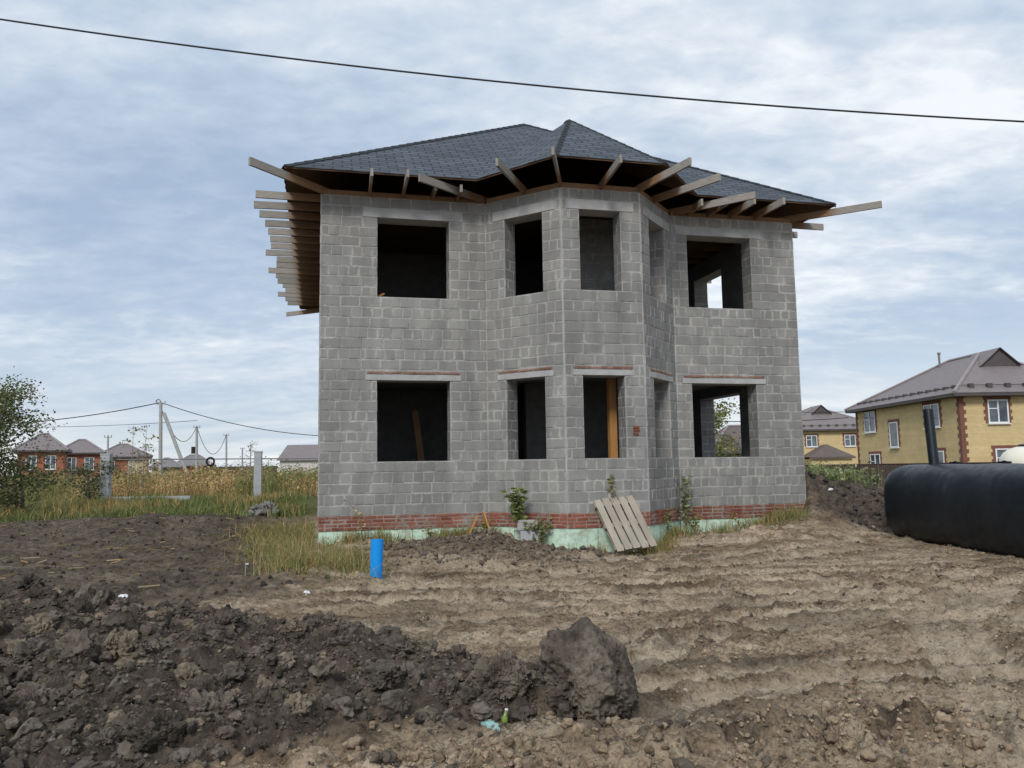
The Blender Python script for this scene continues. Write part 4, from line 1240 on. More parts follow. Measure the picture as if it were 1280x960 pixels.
# litter
M['rubble'] = simple('grey rubble', (.26, .255, .25), (.13, .125, .12), 7, .95, .6, .03)
M['plastic_teal'] = simple('teal plastic film', (.16, .34, .33), (.33, .50, .49), 12, .25, .6, .02, spec=.6)
M['white_litter'] = simple('white litter', (.8, .8, .8), (.6, .6, .6), 10, .6, .3)
M['green_glass'] = simple('green bottle', (.20, .30, .06), (.14, .2, .04), 4, .15, 0, spec=.6)
def crumpled(name, px, py, s, sq, mat, label, cat, seed, z=0.0, sub=4):
    x, y = on_ground(px, py, z)
    V0, F0 = icosphere(sub)
    d = 1 + .35 * fbm3(V0 * 2 + seed, 3, seed) + .16 * np.abs(fbm3(V0 * 5 + seed, 3, seed + 3))
    P = V0 * d[:, None] * s * np.array(sq)
    P[:, 2] = np.maximum(P[:, 2], -.3 * s)
    o = np_obj(name, P, F0, mat, loc=(x, y, hz(x, y) + .3 * s * sq[2])); o.rotation_euler = (0, 0, seed)
    return tag(o, label, cat)
crumpled('plastic_bag', 615, 916, .075, (1.5, .6, .45), M['plastic_teal'], 'crumpled teal plastic film on the soil below the earth clods', 'plastic litter', 2)
x, y = on_ground(631, 910)
T = empty('glass_bottle', (x, y, hz(x, y) + .015), .4, 'small green bottle neck beside the teal plastic film', 'bottle')
mb = MB(); mb.tube([(0, 0, -.03), (0, 0, .02), (.004, .0, .035), (.012, 0, .06)], [.02, .02, .010, .009], 14); mb.build('bottle_body', M['green_glass'], T, smooth=True)
mb = MB(); mb.tube([(.012, 0, .061), (.014, 0, .07)], .0105, 14); mb.build('cap', M['white_litter'], T)
crumpled('paper_scrap', 383, 746, .05, (1.2, .8, .5), M['white_litter'], 'white crumpled scrap on tan soil left of the blue pipe', 'litter', 5, 0, 3)
crumpled('paper_scrap', 309, 698, .03, (1.0, .8, .6), M['white_litter'], 'small white scrap on the dark field left of the grass', 'litter', 7, .1, 3)
crumpled('paper_scrap', 154, 736, .055, (1.2, .8, .5), M['white_litter'], 'white scrap behind the black soil heap at far left', 'litter', 9, .15, 3)
crumpled('concrete_rubble', 330, 641, .42, (1.2, .8, .62), M['rubble'], 'grey rubble lump at the edge of the grass left of the house', 'rubble', 11, .3, 5)
# two light stones on the bank and pieces of plank on the heap
for k, (px, py, Y, lab) in enumerate(((1036, 620, 18.6, 'white stone high on the black bank'), (1040, 643, 18.0, 'white stone low on the black bank'))):
    p = at(px, py, Y); V0, F0 = icosphere(3); P = V0 * (1 + .3 * fbm3(V0 * 1.5 + k, 3, 60 + k))[:, None] * .045 * np.array([1.2, 1, .8])
    p.z = hz(p.x, p.y) + .05
    tag(np_obj('stone', P, F0, M['white_litter'], loc=p), lab, 'stone')
mb = MB(); mb.bar((-.28, 0, 0), (.28, .16, .05), .075, .02); x, y = on_ground(8, 925, .33); o = mb.build('broken_plank', M['wood_grey'], loc=(x, y, hz(x, y) + .05)); tag(o, 'grey broken plank lying on the black heap at lower left', 'plank')

# ------------------------------------------------------------------ foliage
M['grassm'] = vcol_mat('grass blades', .8, transl=.25)
M['leafm'] = vcol_mat('leaves', .7, transl=.25, scale=8)
M['bark'] = simple('bark', (.28, .25, .21), (.13, .11, .09), 12, .9, .4)
M['stemm'] = simple('weed stem', (.20, .17, .09), (.12, .11, .05), 12, .9, .1)

def blades_mesh(X, Y, H, W, colr, rng, lean=.35, Z=None, az=None):
    n = len(X)
    if Z is None: Z, _, _ = height(X, Y)
    a = rng.uniform(0, 2 * PI, n) if az is None else az
    ln = rng.normal(0, lean, n) * H
    dx, dy = np.cos(a) * ln, np.sin(a) * ln
    b = rng.uniform(0, PI, n); wx, wy = np.cos(b) * W / 2, np.sin(b) * W / 2
    ts = (0, .35, .7, 1.0); V = np.zeros((n, 7, 3)); 
    for i, t in enumerate(ts[:3]):
        cx = X + dx * t ** 2; cy = Y + dy * t ** 2; cz = Z - .02 + H * (t - .12 * t * t * np.abs(ln) / H)
        ww = (1, .8, .5)[i]
        V[:, 2 * i] = np.stack([cx - wx * ww, cy - wy * ww, cz], 1); V[:, 2 * i + 1] = np.stack([cx + wx * ww, cy + wy * ww, cz], 1)
    V[:, 6] = np.stack([X + dx, Y + dy, Z + H * (1 - .2 * np.abs(ln) / H)], 1)
    o = (np.arange(n) * 7)[:, None]
    Q = np.concatenate([np.array([[0, 1, 3, 2]]) + o, np.array([[2, 3, 5, 4]]) + o]); T = np.array([[4, 5, 6]]) + o
    return V.reshape(-1, 3), Q, T, np.repeat(np.concatenate([colr, np.ones((n, 1))], 1), 7, 0)

def pick_cols(n, pal, rng, var=.25):
    pal = np.array(pal); c = pal[rng.integers(0, len(pal), n)]
    return c * rng.uniform(1 - var, 1 + var, (n, 1))

def merge(parts):
    Vs, Qs, Ts, Cs = [], [], [], []; o = 0
    for V, Q, T, C in parts:
        Vs.append(V); Cs.append(C)
        if len(Q): Qs.append(Q + o)
        if len(T): Ts.append(T + o)
        o += len(V)
    return np.concatenate(Vs), [np.concatenate(a) for a in (Qs, Ts) if a], np.concatenate(Cs)

def leaves_mesh(P, S, colr, rng, long=1.8, updir=None):
    """P (n,3) centres, each leaf a bent rhombus of two triangles-quads"""
    n = len(P)
    d = rng.normal(size=(n, 3)); d[:, 2] = d[:, 2] * .5 - .1; d /= np.linalg.norm(d, axis=1)[:, None]
    if updir is not None: d = d * .6 + updir; d /= np.linalg.norm(d, axis=1)[:, None]
    s = np.cross(d, rng.normal(size=(n, 3))); s /= np.linalg.norm(s, axis=1)[:, None] + 1e-9
    nn = np.cross(d, s)
    S = S[:, None]
    V = np.stack([P, P + d * S * long * .5 + s * S * .5 - nn * S * .1, P + d * S * long, P + d * S * long * .5 - s * S * .5 - nn * S * .1], 1)
    o = (np.arange(n) * 4)[:, None]
    return V.reshape(-1, 3), np.zeros((0, 4), int), np.concatenate([np.array([[0, 1, 2]]) + o, np.array([[0, 2, 3]]) + o]), np.repeat(np.concatenate([colr, np.ones((n, 1))], 1), 4, 0)

DRY = [(.55, .40, .18), (.46, .32, .13), (.40, .255, .11), (.60, .47, .25)]
GRN = [(.15, .19, .06), (.20, .235, .085), (.11, .14, .05), (.25, .27, .11)]
OLV = [(.24, .23, .09), (.30, .27, .11), (.20, .20, .08)]
rv = np.random.default_rng(5)

# dry weeds field behind the pillars
def dens_f(x, y): return np.clip(.45 + .8 * fbm2(x * .35, y * .2, 3, 201), 0.05, 1)
X, Y = sample_mask(17000, -44, -8.0, 35.2, 60, lambda x, y: dens_f(x, y) * (np.abs(x / y + .45) < .36), rv)
gm = fbm2(X * .22 + 4, Y * .15, 2, 207) + .25 * np.exp(-((X / Y + .34) / .05) ** 2)
H = rv.uniform(.5, 1.3, len(X)) * (1 + .6 * fbm2(X * .5, Y * .3, 3, 209)) * np.where(X / Y < -.50, .85, 1.0) + .25 * sstep(.0, .3, gm)
C = np.where((gm > .18)[:, None], pick_cols(len(X), OLV + GRN[:2], rv), pick_cols(len(X), DRY + [(.30, .18, .09)], rv))
parts = [blades_mesh(X, Y, H, np.full(len(X), .032), C, rv, .34)]
k = rv.random(len(X)) < .75
Zg, _, _ = height(X[k], Y[k])
for q in range(3):
    t = rv.uniform(.45, 1.0, k.sum())
    P = np.stack([X[k] + rv.normal(0, .17, k.sum()), Y[k] + rv.normal(0, .17, k.sum()), Zg + H[k] * t], 1)
    parts.append(leaves_mesh(P, rv.uniform(.04, .10, k.sum()), C[k] * rv.uniform(.8, 1.2, (k.sum(), 1)), rv))
V, Fs, Cc = merge(parts)
o = np_obj('dry_weeds', V, Fs, M['grassm'], col=Cc); tag(o, 'tall golden dry weeds filling the plot behind the grey pillars', 'weeds', kind='stuff')

# green grass strip in front of it
X, Y = sample_mask(26000, -30, -4.5, 22.8, 36, lambda x, y: np.clip(.35 + .9 * fbm2(x * .5, y * .4, 3, 221), .05, 1) * sstep(22.4, 24.5, y + .9 * vnoise2(x * .7, y * .7, 8)) * (x / y < -.16) * (np.abs(x / y + .45) < .4) * (to_house(x, y)[0] < -.4), rv)
gm = fbm2(X * .4, Y * .3, 3, 223)
H = rv.uniform(.10, .36, len(X)) * (1.1 + .9 * gm)
C = np.where((gm > .22)[:, None], pick_cols(len(X), DRY[:3] + OLV, rv), pick_cols(len(X), GRN, rv))
V, Fs, Cc = merge([blades_mesh(X, Y, H, np.full(len(X), .03), C, rv, .75)])
o = np_obj('green_grass', V, Fs, M['grassm'], col=Cc); tag(o, 'strip of green grass between the dark field and the pillars', 'grass', kind='stuff')

# tuft of long yellow-green grass at the left corner of the house
def tuft_f(x, y):
    b = np.exp(-(((x + 3.0 + .16 * (y - 13)) / .55) ** 2 + ((y - 12.6) / 1.4) ** 2)) + .9 * np.exp(-(((x + 4.1) / .7) ** 2 + ((y - 15.6) / 1.5) ** 2)) + .55 * np.exp(-(((x + 2.45) / .35) ** 2 + ((y - 11.7) / .35) ** 2)) + .6 * np.exp(-(((x + 5.6) / 1.1) ** 2 + ((y - 18.5) / 2) ** 2))
    return np.clip(b * (.6 + .7 * fbm2(x * 1.5, y * 1.5, 3, 231)), 0, 1) * (to_house(x, y)[1] > .05) * (sstep(-.345, -.29, x / y + .05 * fbm2(x * 1.7, y * 1.7, 3, 237))) + np.clip(b, 0, 1) * (to_house(x, y)[0] < -.1) * (sstep(-.345, -.29, x / y + .05 * fbm2(x * 1.7, y * 1.7, 3, 237)))
X, Y = sample_mask(7600, -7.5, -1.7, 10.7, 20.5, tuft_f, rv)
H = rv.uniform(.10, .36, len(X)) * (1 + .6 * fbm2(X, Y, 2, 233))
C = pick_cols(len(X), DRY[:4] + OLV + OLV + GRN[:3], rv)
V, Fs, Cc = merge([blades_mesh(X, Y, H, np.full(len(X), .011), C, rv, 1.0)])
o = np_obj('long_grass', V, Fs, M['grassm'], col=Cc); tag(o, 'long yellow-green grass growing at the left corner of the house', 'grass', kind='stuff')

# thin dry straws on field and around
X, Y = sample_mask(420, -14, -2, 8.5, 23, lambda x, y: masks(x, y)['field'], rv)
Zs, _, _ = height(X, Y)
C = pick_cols(len(X), DRY, rv) * .62
aa = rv.uniform(0, 2 * PI, len(X)); L_ = rv.uniform(.05, .32, len(X))
dx, dy = np.cos(aa) * L_ / 2, np.sin(aa) * L_ / 2; w = .004
Z2, _, _ = height(X + dx, Y + dy); Z1, _, _ = height(X - dx, Y - dy)
px_, py_ = -np.sin(aa) * w, np.cos(aa) * w
V = np.stack([np.stack([X - dx - px_, Y - dy - py_, Z1 + .02], 1), np.stack([X + dx - px_, Y + dy - py_, Z2 + .02], 1), np.stack([X + dx + px_, Y + dy + py_, Z2 + .035], 1), np.stack([X - dx + px_, Y - dy + py_, Z1 + .035], 1)], 1).reshape(-1, 3)
Q = np.array([[0, 1, 2, 3]]) + (np.arange(len(X)) * 4)[:, None]
o = np_obj('straw', V, Q, M['grassm'], col=np.repeat(np.concatenate([C, np.ones((len(C), 1))], 1), 4, 0)); tag(o, 'bits of dry straw lying on the dark field', 'straw', kind='stuff')

# weeds on the right bank
X, Y = sample_mask(620, 6.9, 10.5, 18.5, 20.5, lambda x, y: (masks(x, y)['bank'] > .97) * np.clip(1.1 - (x - 7.2) / 1.3, 0.02, 1) * (np.abs(vnoise2(x * .8, y * .8, 241)) < .55), rv)
H = rv.uniform(.12, .48, len(X)) * np.clip(1.25 - (X - 7.5) / 4, .2, 1)
C = pick_cols(len(X), [(.26, .31, .14), (.33, .36, .19), (.20, .25, .10)], rv)
parts = [blades_mesh(X, Y, H, np.full(len(X), .018), C, rv, .25)]
k = rv.random(len(X)) < .8; Zg, _, _ = height(X[k], Y[k])
for q in range(2):
    t = rv.uniform(.25, 1.0, k.sum())
    P = np.stack([X[k] + rv.normal(0, .05, k.sum()), Y[k] + rv.normal(0, .05, k.sum()), Zg + H[k] * t], 1)
    parts.append(leaves_mesh(P, rv.uniform(.03, .06, k.sum()), C[k] * rv.uniform(.8, 1.2, (k.sum(), 1)), rv, 2.2))
V, Fs, Cc = merge(parts)
o = np_obj('bank_weeds', V, Fs, M['grassm'], col=Cc); tag(o, 'pale green weeds growing along the top of the black bank', 'weeds', kind='stuff')

# scattered short weeds in front of the right wall and the bay foot
def foot(x, y):
    u, v = to_house(x, y)
    d = np.where(u < Au, v, np.where(u > Du, v, v - np.interp(u, [Au, Bu, Cu, Du], [0, BV, BV, 0])))
    return ((d > .04) & (d < .75)) * np.exp(-d * 3) * np.clip(.25 + 1.2 * fbm2(u * 1.4, v, 3, 251), 0, 1) * (u > .3) * (u < 10.3)
X, Y = sample_mask(4600, -3.8, 7, 14, 19, foot, rv)
H = rv.uniform(.06, .3, len(X)); C = pick_cols(len(X), DRY[:3] + OLV + GRN, rv)
V, Fs, Cc = merge([blades_mesh(X, Y, H, np.full(len(X), .012), C, rv, .5)])
o = np_obj('wall_foot_grass', V, Fs, M['grassm'], col=Cc); tag(o, 'sparse dry grass along the foot of the house wall', 'grass', kind='stuff')

def weed_plant(px, v, py_base, hgt, n, label, lsz=.06, pal=GRN, bushy=1.0, spread=.13, zb=None, seed=1):
    p = on_v(px, py_base, v); z = hz(p.x, p.y) if zb is None else zb
    r = np.random.default_rng(seed)
    T = empty('weed_plant', (p.x, p.y, z), 0, label, 'weed', 'weeds at the foot of the house')
    mb = MB(); P = []; D = []
    for s in range(max(1, n // 18)):
        lx, ly = r.normal(0, spread * .7), r.normal(0, spread * .3)
        h = hgt * r.uniform(.65, 1.0) if s else hgt
        pts = [(lx * t * t + .012 * math.sin(5 * t + s), ly * t * t, h * t) for t in (0, .25, .5, .75, 1)]
        mb.tube(pts, [.009, .008, .006, .005, .003], 5)
        for q in range(18):
            t = r.uniform(.2, 1) ** .8
            P.append((lx * t * t + r.normal(0, .03 * bushy), ly * t * t + r.normal(0, .03 * bushy), h * t)); a = r.uniform(0, 2 * PI); D.append((math.cos(a), math.sin(a), -.1))
    mb.build('stem', M['stemm'], T)
    P = np.array(P); C = pick_cols(len(P), pal, r)
    V, Fs, Cc = merge([leaves_mesh(P, r.uniform(.6, 1.3, len(P)) * lsz, C, r, 1.7, np.array(D))])
    np_obj('leaves', V, Fs, M['leafm'], T, col=Cc)
weed_plant(648, .95, 655, .80, 110, 'broad-leaved weed climbing up beside the left face of the bay', .10, seed=1, zb=.4, spread=.16)
weed_plant(672, 1.08, 684, .62, 200, 'thick weed clump behind the stacked blocks', .06, OLV + GRN, seed=2, spread=.2)
weed_plant(766, 1.315, 650, 1.32, 60, 'thin weed rising above the top of the pallet', .06, OLV, seed=3, zb=.1, spread=.03, bushy=.6)
weed_plant(452, .35, 668, .75, 36, 'thin dry weed stalks before the left wall near the blue pipe', .035, DRY, seed=8, spread=.2)
weed_plant(925, .30, 655, .38, 70, 'low scruffy weed midway along the right wall', .045, OLV + DRY[:2], seed=9, spread=.28)
weed_plant(540, .30, 664, .34, 60, 'low scruffy weed midway along the left wall', .045, OLV, seed=10, spread=.25)
weed_plant(836, .78, 672, .62, 70, 'upright weed right of the pallet', .05, OLV + GRN, seed=4, spread=.07)
weed_plant(858, .25, 662, 1.25, 130, 'tall slender weed in the corner between bay and right wall', .065, [(.20, .24, .13), (.25, .28, .16)], seed=5, spread=.14)
weed_plant(868, .45, 672, .42, 90, 'low bushy weed at the foot of the right wall', .05, OLV, seed=6, spread=.25)
weed_plant(605, .45, 655, .35, 40, 'small yellowing weed by the orange board offcuts', .05, [(.30, .26, .08), (.2, .2, .07)], seed=7, spread=.12)

# trees
def tree(name, loc, hgt, crown_r, n_leaf, label, cat, pal, lsz, seed, low=.2, trunk_r=.07, birch=False, group=None, limbs=9, gaps=.5, bark=None):
    r = np.random.default_rng(seed)
    T = empty(name, loc, 0, label, cat, group)
    mb = MB(); tips = []
    nt = 6; sway = r.normal(0, .04 * hgt, 2)
    tp = [(sway[0] * t * t, sway[1] * t * t, hgt * .95 * t) for t in np.linspace(0, 1, nt)]
    mb.tube(tp, [trunk_r * (1 - .85 * t) for t in np.linspace(0, 1, nt)], 7)
    for k in range(limbs):
        t = low + (1 - low) * (k + r.random()) / limbs * .92
        a = r.uniform(0, 2 * PI); L = crown_r * (1.15 - .75 * abs(t - .45)) * r.uniform(.65, 1.1)
        b = np.array([sway[0] * t * t, sway[1] * t * t, hgt * .95 * t]); d = np.array([math.cos(a), math.sin(a), r.uniform(.25, .8)])
        pts = [tuple(b + d * L * s + np.array([0, 0, -.12 * L * s * s])) for s in (0, .35, .7, 1)]
        mb.tube(pts, [trunk_r * .4 * (1 - t * .5), trunk_r * .26, trunk_r * .15, .004], 5)
        for s in (.3, .5, .7, .85, 1.0):
            tips.append(np.array(pts[0]) + (np.array(pts[3]) - np.array(pts[0])) * s)
            for q in range(2):
                e = tips[-1] + r.normal(0, .28 * crown_r, 3) * np.array([1, 1, .7]); mb.tube([tuple(tips[-1]), tuple(e)], [.008, .003], 4); tips.append(e)
    tips.append(np.array(tp[-1]))
    mb.build('trunk', bark or M['bark'], T)
    tips = np.array(tips); keep = r.random(len(tips)) > gaps * .35; tips = tips[keep]
    i = r.integers(0, len(tips), n_leaf); sig = crown_r * .15
    P = tips[i] + r.normal(0, sig, (n_leaf, 3))
    P = P[P[:, 2] > .1]
    tone = (np.array([.75, .9, 1.0, 1.15, 1.3])[(i * 7) % 5])[:len(P)]
    C = pick_cols(len(P), pal, r) * tone[:, None]
    V, Fs, Cc = merge([leaves_mesh(P, r.uniform(.7, 1.3, len(P)) * lsz, C, r, 1.5)])
    np_obj('crown', V, Fs, M['leafm'], T, col=Cc)
p = at(-14, 640, 25); tree('willow_tree', (p.x, p.y, hz(p.x, p.y)), 4.2, 1.35, 9500, 'bushy green tree cut by the left edge of the photo', 'tree', [(.10, .13, .05), (.14, .17, .07), (.08, .11, .04), (.22, .2, .09)], .062, 3, low=.08, limbs=16, gaps=.8)
p = at(28, 640, 27); tree('shrub', (p.x, p.y, hz(p.x, p.y)), 1.9, 1.0, 1500, 'dark green shrub at the right side of the tree on the left edge', 'shrub', [(.09, .11, .05), (.12, .14, .06), (.2, .17, .09)], .07, 8, low=.05, limbs=10)
p = at(110, 625, 33.5); tree('shrub', (p.x, p.y, hz(p.x, p.y)), 1.7, .75, 1100, 'dark green shrub standing left of the left grey pillar', 'shrub', [(.08, .11, .05), (.12, .15, .07)], .07, 9, low=.05, limbs=10)
for k, (px, top, Y_, nl, lab) in enumerate(((164, 532, 37, 60, 'tall thin sapling with few leaves, right of the left pillar'), (178, 528, 39, 50, 'tallest thin sapling, nearest to the braced utility pole'), (186, 545, 38, 60, 'short sparse sapling right beside the braced utility pole'))):
    p = at(px, 600, Y_); zt = at(px, top, Y_).z; g0 = hz(p.x, p.y)
    tree('sapling', (p.x, p.y, g0), zt - g0, .45, nl, lab, 'sapling', [(.20, .19, .09), (.28, .18, .09), (.14, .15, .07)], .10, 20 + k, low=.35, trunk_r=.03, limbs=6, gaps=0, group='saplings in the dry weeds')
p = at(313, 600, 42); g0 = hz(p.x, p.y); tree('bare_shrub', (p.x, p.y, g0), 2.9, .6, 40, 'nearly bare upright shrub beside the right grey pillar', 'shrub', [(.2, .17, .1)], .07, 31, low=.3, trunk_r=.05, limbs=9)
p = at(893, 600, 40); tree('birch_tree', (p.x, p.y, hz(p.x, p.y)), 4.9, 1.3, 2600, 'green tree seen through the ground-floor right window opening', 'tree', [(.14, .17, .06), (.20, .22, .08), (.30, .28, .09)], .09, 33, low=.1, limbs=14, gaps=.9)
p = at(930, 600, 95); tree('bare_tree', (p.x, p.y, 0), 6.2, 2.2, 500, 'distant bare tree seen through the ground-floor right window opening', 'tree', [(.3, .25, .15)], .12, 37, low=.3, limbs=14)
# ------------------------------------------------------------------ background: left
def pillar(px, top, bot, Y_, w, label):
    a = at(px, bot, Y_); b = at(px, top, Y_); g0 = hz(a.x, a.y)
    T = empty('concrete_pillar', (a.x, a.y, g0), .15, label, 'pillar', 'grey pillars at the edge of the plot')
    mb = MB(); mb.abox(-w / 2, w / 2, -w / 2, w / 2, -.3, b.z - g0 - .06); mb.build('shaft', M['pillar'], T)
    mb = MB(); mb.abox(-w / 2 - .012, w / 2 + .012, -w / 2 - .012, w / 2 + .012, b.z - g0 - .06, b.z - g0); mb.build('cap', M['pillar'], T)
pillar(131, 567, 627, 34, .37, 'square grey concrete pillar nearer the red brick houses')
pillar(322, 564, 622, 34.6, .30, 'square grey concrete pillar nearer the block house')
# low concrete strip
a = at(140, 630, 33.8); b = at(238, 628, 34.2)
mb = MB(); za = hz(a.x, a.y); mb.bar((0, 0, .05), ((b - a).x, (b - a).y, .05 + hz(b.x, b.y) - za), .2, .36); o = mb.build('concrete_kerb', M['pillar'], loc=(a.x, a.y, za)); tag(o, 'low grey concrete footing running between the two pillars', 'footing')

M['mauve_roof'] = simple('mauve metal roof', (.215, .185, .185), (.165, .142, .142), 3, .55, .1)
M['ridge'] = simple('ridge metal', (.30, .26, .265), (.24, .205, .21), 3, .45, .05)
M['brown_roof'] = simple('brown metal roof', (.14, .11, .10), (.10, .08, .075), 3, .55, .1)
M['grey_roof'] = simple('grey roof', (.22, .21, .21), (.16, .155, .16), 2, .7, .1)
M['eave'] = simple('eave board', (.10, .085, .085), (.07, .06, .06), 3, .7, .05)
M['pvc'] = simple('white window frame', (.80, .80, .80), (.74, .74, .74), 3, .4, 0)
def glass_mat():
    n = NT('window glass'); p = n.obj()
    c = n.ramp(n.noise(1.5, 3, .5, p), [(.35, (.03, .04, .05)), (.65, (.12, .15, .18))])
    n.out(c, .06, .8); return n.m
M['glass'] = glass_mat()
def brick_wall(name, c1, c2, mortar, bw=.25, bh=.075):
    n = NT(name); uv = n.new('ShaderNodeTexCoord').outputs['UV']; p = n.obj()
    b = n.new('ShaderNodeTexBrick'); n.l.new(uv, b.inputs['Vector'])
    n.put(b, Color1=(*c1, 1), Color2=(*c2, 1), Mortar=(*mortar, 1), Scale=1.0, Mortar_Size=.008, Brick_Width=bw, Row_Height=bh)
    c = n.mix(.4, b.outputs['Color'], n.ramp(n.noise(1.2, 5, .6, p), [(.3, .6), (.7, 1.0)]), 'MULTIPLY')
    st = n.ramp(n.noise(1, 3, .6, n.scaled(uv, (.15, 3.5, 1))), [(.4, .85), (.6, 1.0)])
    c = n.mix(.6, c, st, 'MULTIPLY')
    n.bump(b.outputs['Fac'], -.3, .01)
    return n.out(c, .9, .2)
M['yellow'] = brick_wall('yellow brick', (.66, .49, .235), (.72, .55, .285), (.55, .45, .29))
M['redbrick'] = brick_wall('red brick', (.41, .14, .085), (.47, .17, .105), (.30, .16, .11))
M['brownbrick'] = simple('brown trim brick', (.22, .10, .075), (.16, .075, .055), 5, .9, .1)
M['beige'] = simple('beige render', (.50, .40, .27), (.42, .33, .22), 3, .9, .1)
M['white'] = simple('white wall', (.62, .6, .57), (.52, .5, .48), 3, .9, .1)

def window(T, P, U, w, h, N, mull=True, surround=None):
    """P = lower left on the wall (local), U along, N outward"""
    U = Vector(U); N = Vector(N); Z = Vector((0, 0, 1)); P = Vector(P)
    o3 = lambda x, z, d: P + U * x + Z * z + N * d
    f = MB(); t = .07
    for (x0, x1, z0, z1) in ((0, w, 0, t), (0, w, h - t, h), (0, t, t, h - t), (w - t, w, t, h - t)) + (((w * .5 - t / 2, w * .5 + t / 2, t, h - t),) if mull else ()) + (((t, w * .5, h * .62 - .025, h * .62 + .025),) if mull else ()):
        f.box(o3((x0 + x1) / 2, (z0 + z1) / 2, .03), U, N, Z, ((x1 - x0) / 2, .035, (z1 - z0) / 2))
    f.box(o3(w / 2, -.04, .06), U, N, Z, (w / 2 + .06, .07, .03))
    wo = f.build('window', M['pvc'], T)
    g_ = MB(); g_.quad(o3(t, t, .028), o3(w - t, t, .028), o3(w - t, h - t, .028), o3(t, h - t, .028)); g_.build('pane', M['glass'], wo)
    if surround:
        s = MB(); n = int(h / .22)
        for k in range(n + 1):
            ww = .22 if k % 2 else .13
            z0 = h * k / (n + 1); z1 = h * (k + 1) / (n + 1)
            for (a0, a1) in ((-ww, 0), (w, w + ww)): s.box(o3((a0 + a1) / 2, (z0 + z1) / 2, .012), U, N, Z, ((a1 - a0) / 2, .02, (z1 - z0) / 2))
        s.box(o3(w / 2, h + .09, .012), U, N, Z, (w / 2 + .2, .022, .09))
        s.build('brick_surround', surround, wo)
    return wo

def hip_house(name, label, loc, rz, W, D, zb, ez, rise, ov, wallm, roofm, ridge_axis='y', ridge_in=None, gablet=False, cat='house', group=None, guards=False):
    """local: x 0..W, y 0..D (front y=0 faces -y), eave at ez"""
    T = empty(name, loc, rz, label, cat, group)
    mb = MB(); L = 0
    for (a, b) in (((0, 0), (W, 0)), ((W, 0), (W, D)), ((W, D), (0, D)), ((0, D), (0, 0))):
        l = math.hypot(b[0] - a[0], b[1] - a[1])
        mb.quad((*a, zb), (*b, zb), (*b, ez), (*a, ez), uv=[(0, zb), (l, zb), (l, ez), (0, ez)])
    mb.build('wall', wallm, T)
    e = [(-ov, -ov), (W + ov, -ov), (W + ov, D + ov), (-ov, D + ov)]
    ri = ridge_in if ridge_in is not None else (min(W, D) / 2)
    if ridge_axis == 'y': r0, r1 = (W / 2, ri), (W / 2, D - ri)
    else: r0, r1 = (ri, D / 2), (W - ri, D / 2)
    zt = ez + rise
    E = [Vector((*p, ez)) for p in e]; A = Vector((*r0, zt)); B = Vector((*r1, zt))
    if ridge_axis == 'y': pl_ = [[E[0], E[1], A], [E[1], E[2], B, A], [E[2], E[3], B], [E[3], E[0], A, B]]
    else: pl_ = [[E[0], E[1], B, A], [E[1], E[2], B], [E[2], E[3], A, B], [E[3], E[0], A]]
    mb = MB()
    for q in pl_: mb.poly(q)
    for k in range(4): mb.quad(E[k] - Vector((0, 0, .02)), E[(k + 1) % 4] - Vector((0, 0, .02)), E[(k + 1) % 4], E[k])
    ro = mb.build('roof', roofm, T)
    ev = MB()
    ev.poly([p - Vector((0, 0, .20)) for p in E][::-1])
    for k in range(4):
        a = E[k]; b = E[(k + 1) % 4]; c = Vector((W / 2, D / 2, ez)); ins = lambda p: p + (c - p).normalized() * .02
        ev.quad(ins(a) - Vector((0, 0, .20)), ins(b) - Vector((0, 0, .20)), ins(b) - Vector((0, 0, .021)), ins(a) - Vector((0, 0, .021)))
    ev.build('eave_board', M['eave'], ro)
    rc = MB()
    for (a, b) in ((E[0], A), (E[1], A if ridge_axis == 'y' else B), (E[2], B), (E[3], B if ridge_axis == 'y' else A), (A, B)):
        rc.tube([a + Vector((0, 0, .03)), b + Vector((0, 0, .03))], .10, 6)
    rc.build('ridge_cap', M['ridge'], ro)
    if guards:
        gd = MB()
        def row(a, b, inw):
            l = (b - a).length; n = int(l / .95)
            for k in range(n):
                p = a + (b - a) * ((k + .5) / n) + inw
                gd.box(p, (1, 0, 0), (0, 1, 0), (0, 0, 1), (.13, .13, .14))
            gd.tube([a + inw + Vector((0, 0, .06)), b + inw + Vector((0, 0, .06))], .025, 5)
        s1 = rise / (W / 2 + ov); 
        row(E[3] + Vector((.6, -.6, 0)), E[0] + Vector((.6, .6, 0)), Vector((.05, 0, .40 * s1 + .12)))
        s2 = rise / (ri + ov)
        row(E[0] + Vector((.8, .6, 0)), E[1] + Vector((-.6, .6, 0)), Vector((0, .05, .55 * s2 + .12)))
        gd.build('snow_guard', M['eave'], ro)
    if gablet:
        gm_ = MB(); s2 = rise / (ri + ov); w_g = 1.25; hg = .75
        yb = ri - hg / s2 * 1.25
        base_z = ez + (yb + ov) * s2
        apex = Vector((W / 2, yb - .35, zt + .12)); l_ = Vector((W / 2 - w_g, yb - .35, base_z - .05)); r_ = Vector((W / 2 + w_g, yb - .35, base_z - .05))
        back = Vector((W / 2, ri + .6, zt + .12))
        gm_.quad(l_, apex, back, Vector((W / 2 - w_g, ri + .6, base_z - .05))); gm_.quad(apex, r_, Vector((W / 2 + w_g, ri + .6, base_z - .05)), back)
        gm_.build('gablet', roofm, ro)
        gp = MB(); gp.poly([l_ + Vector((.1, .2, 0)), r_ + Vector((-.1, .2, 0)), apex + Vector((0, .2, -.1))]); gp.build('gablet_panel', M['eave'], ro)
    return T, ro

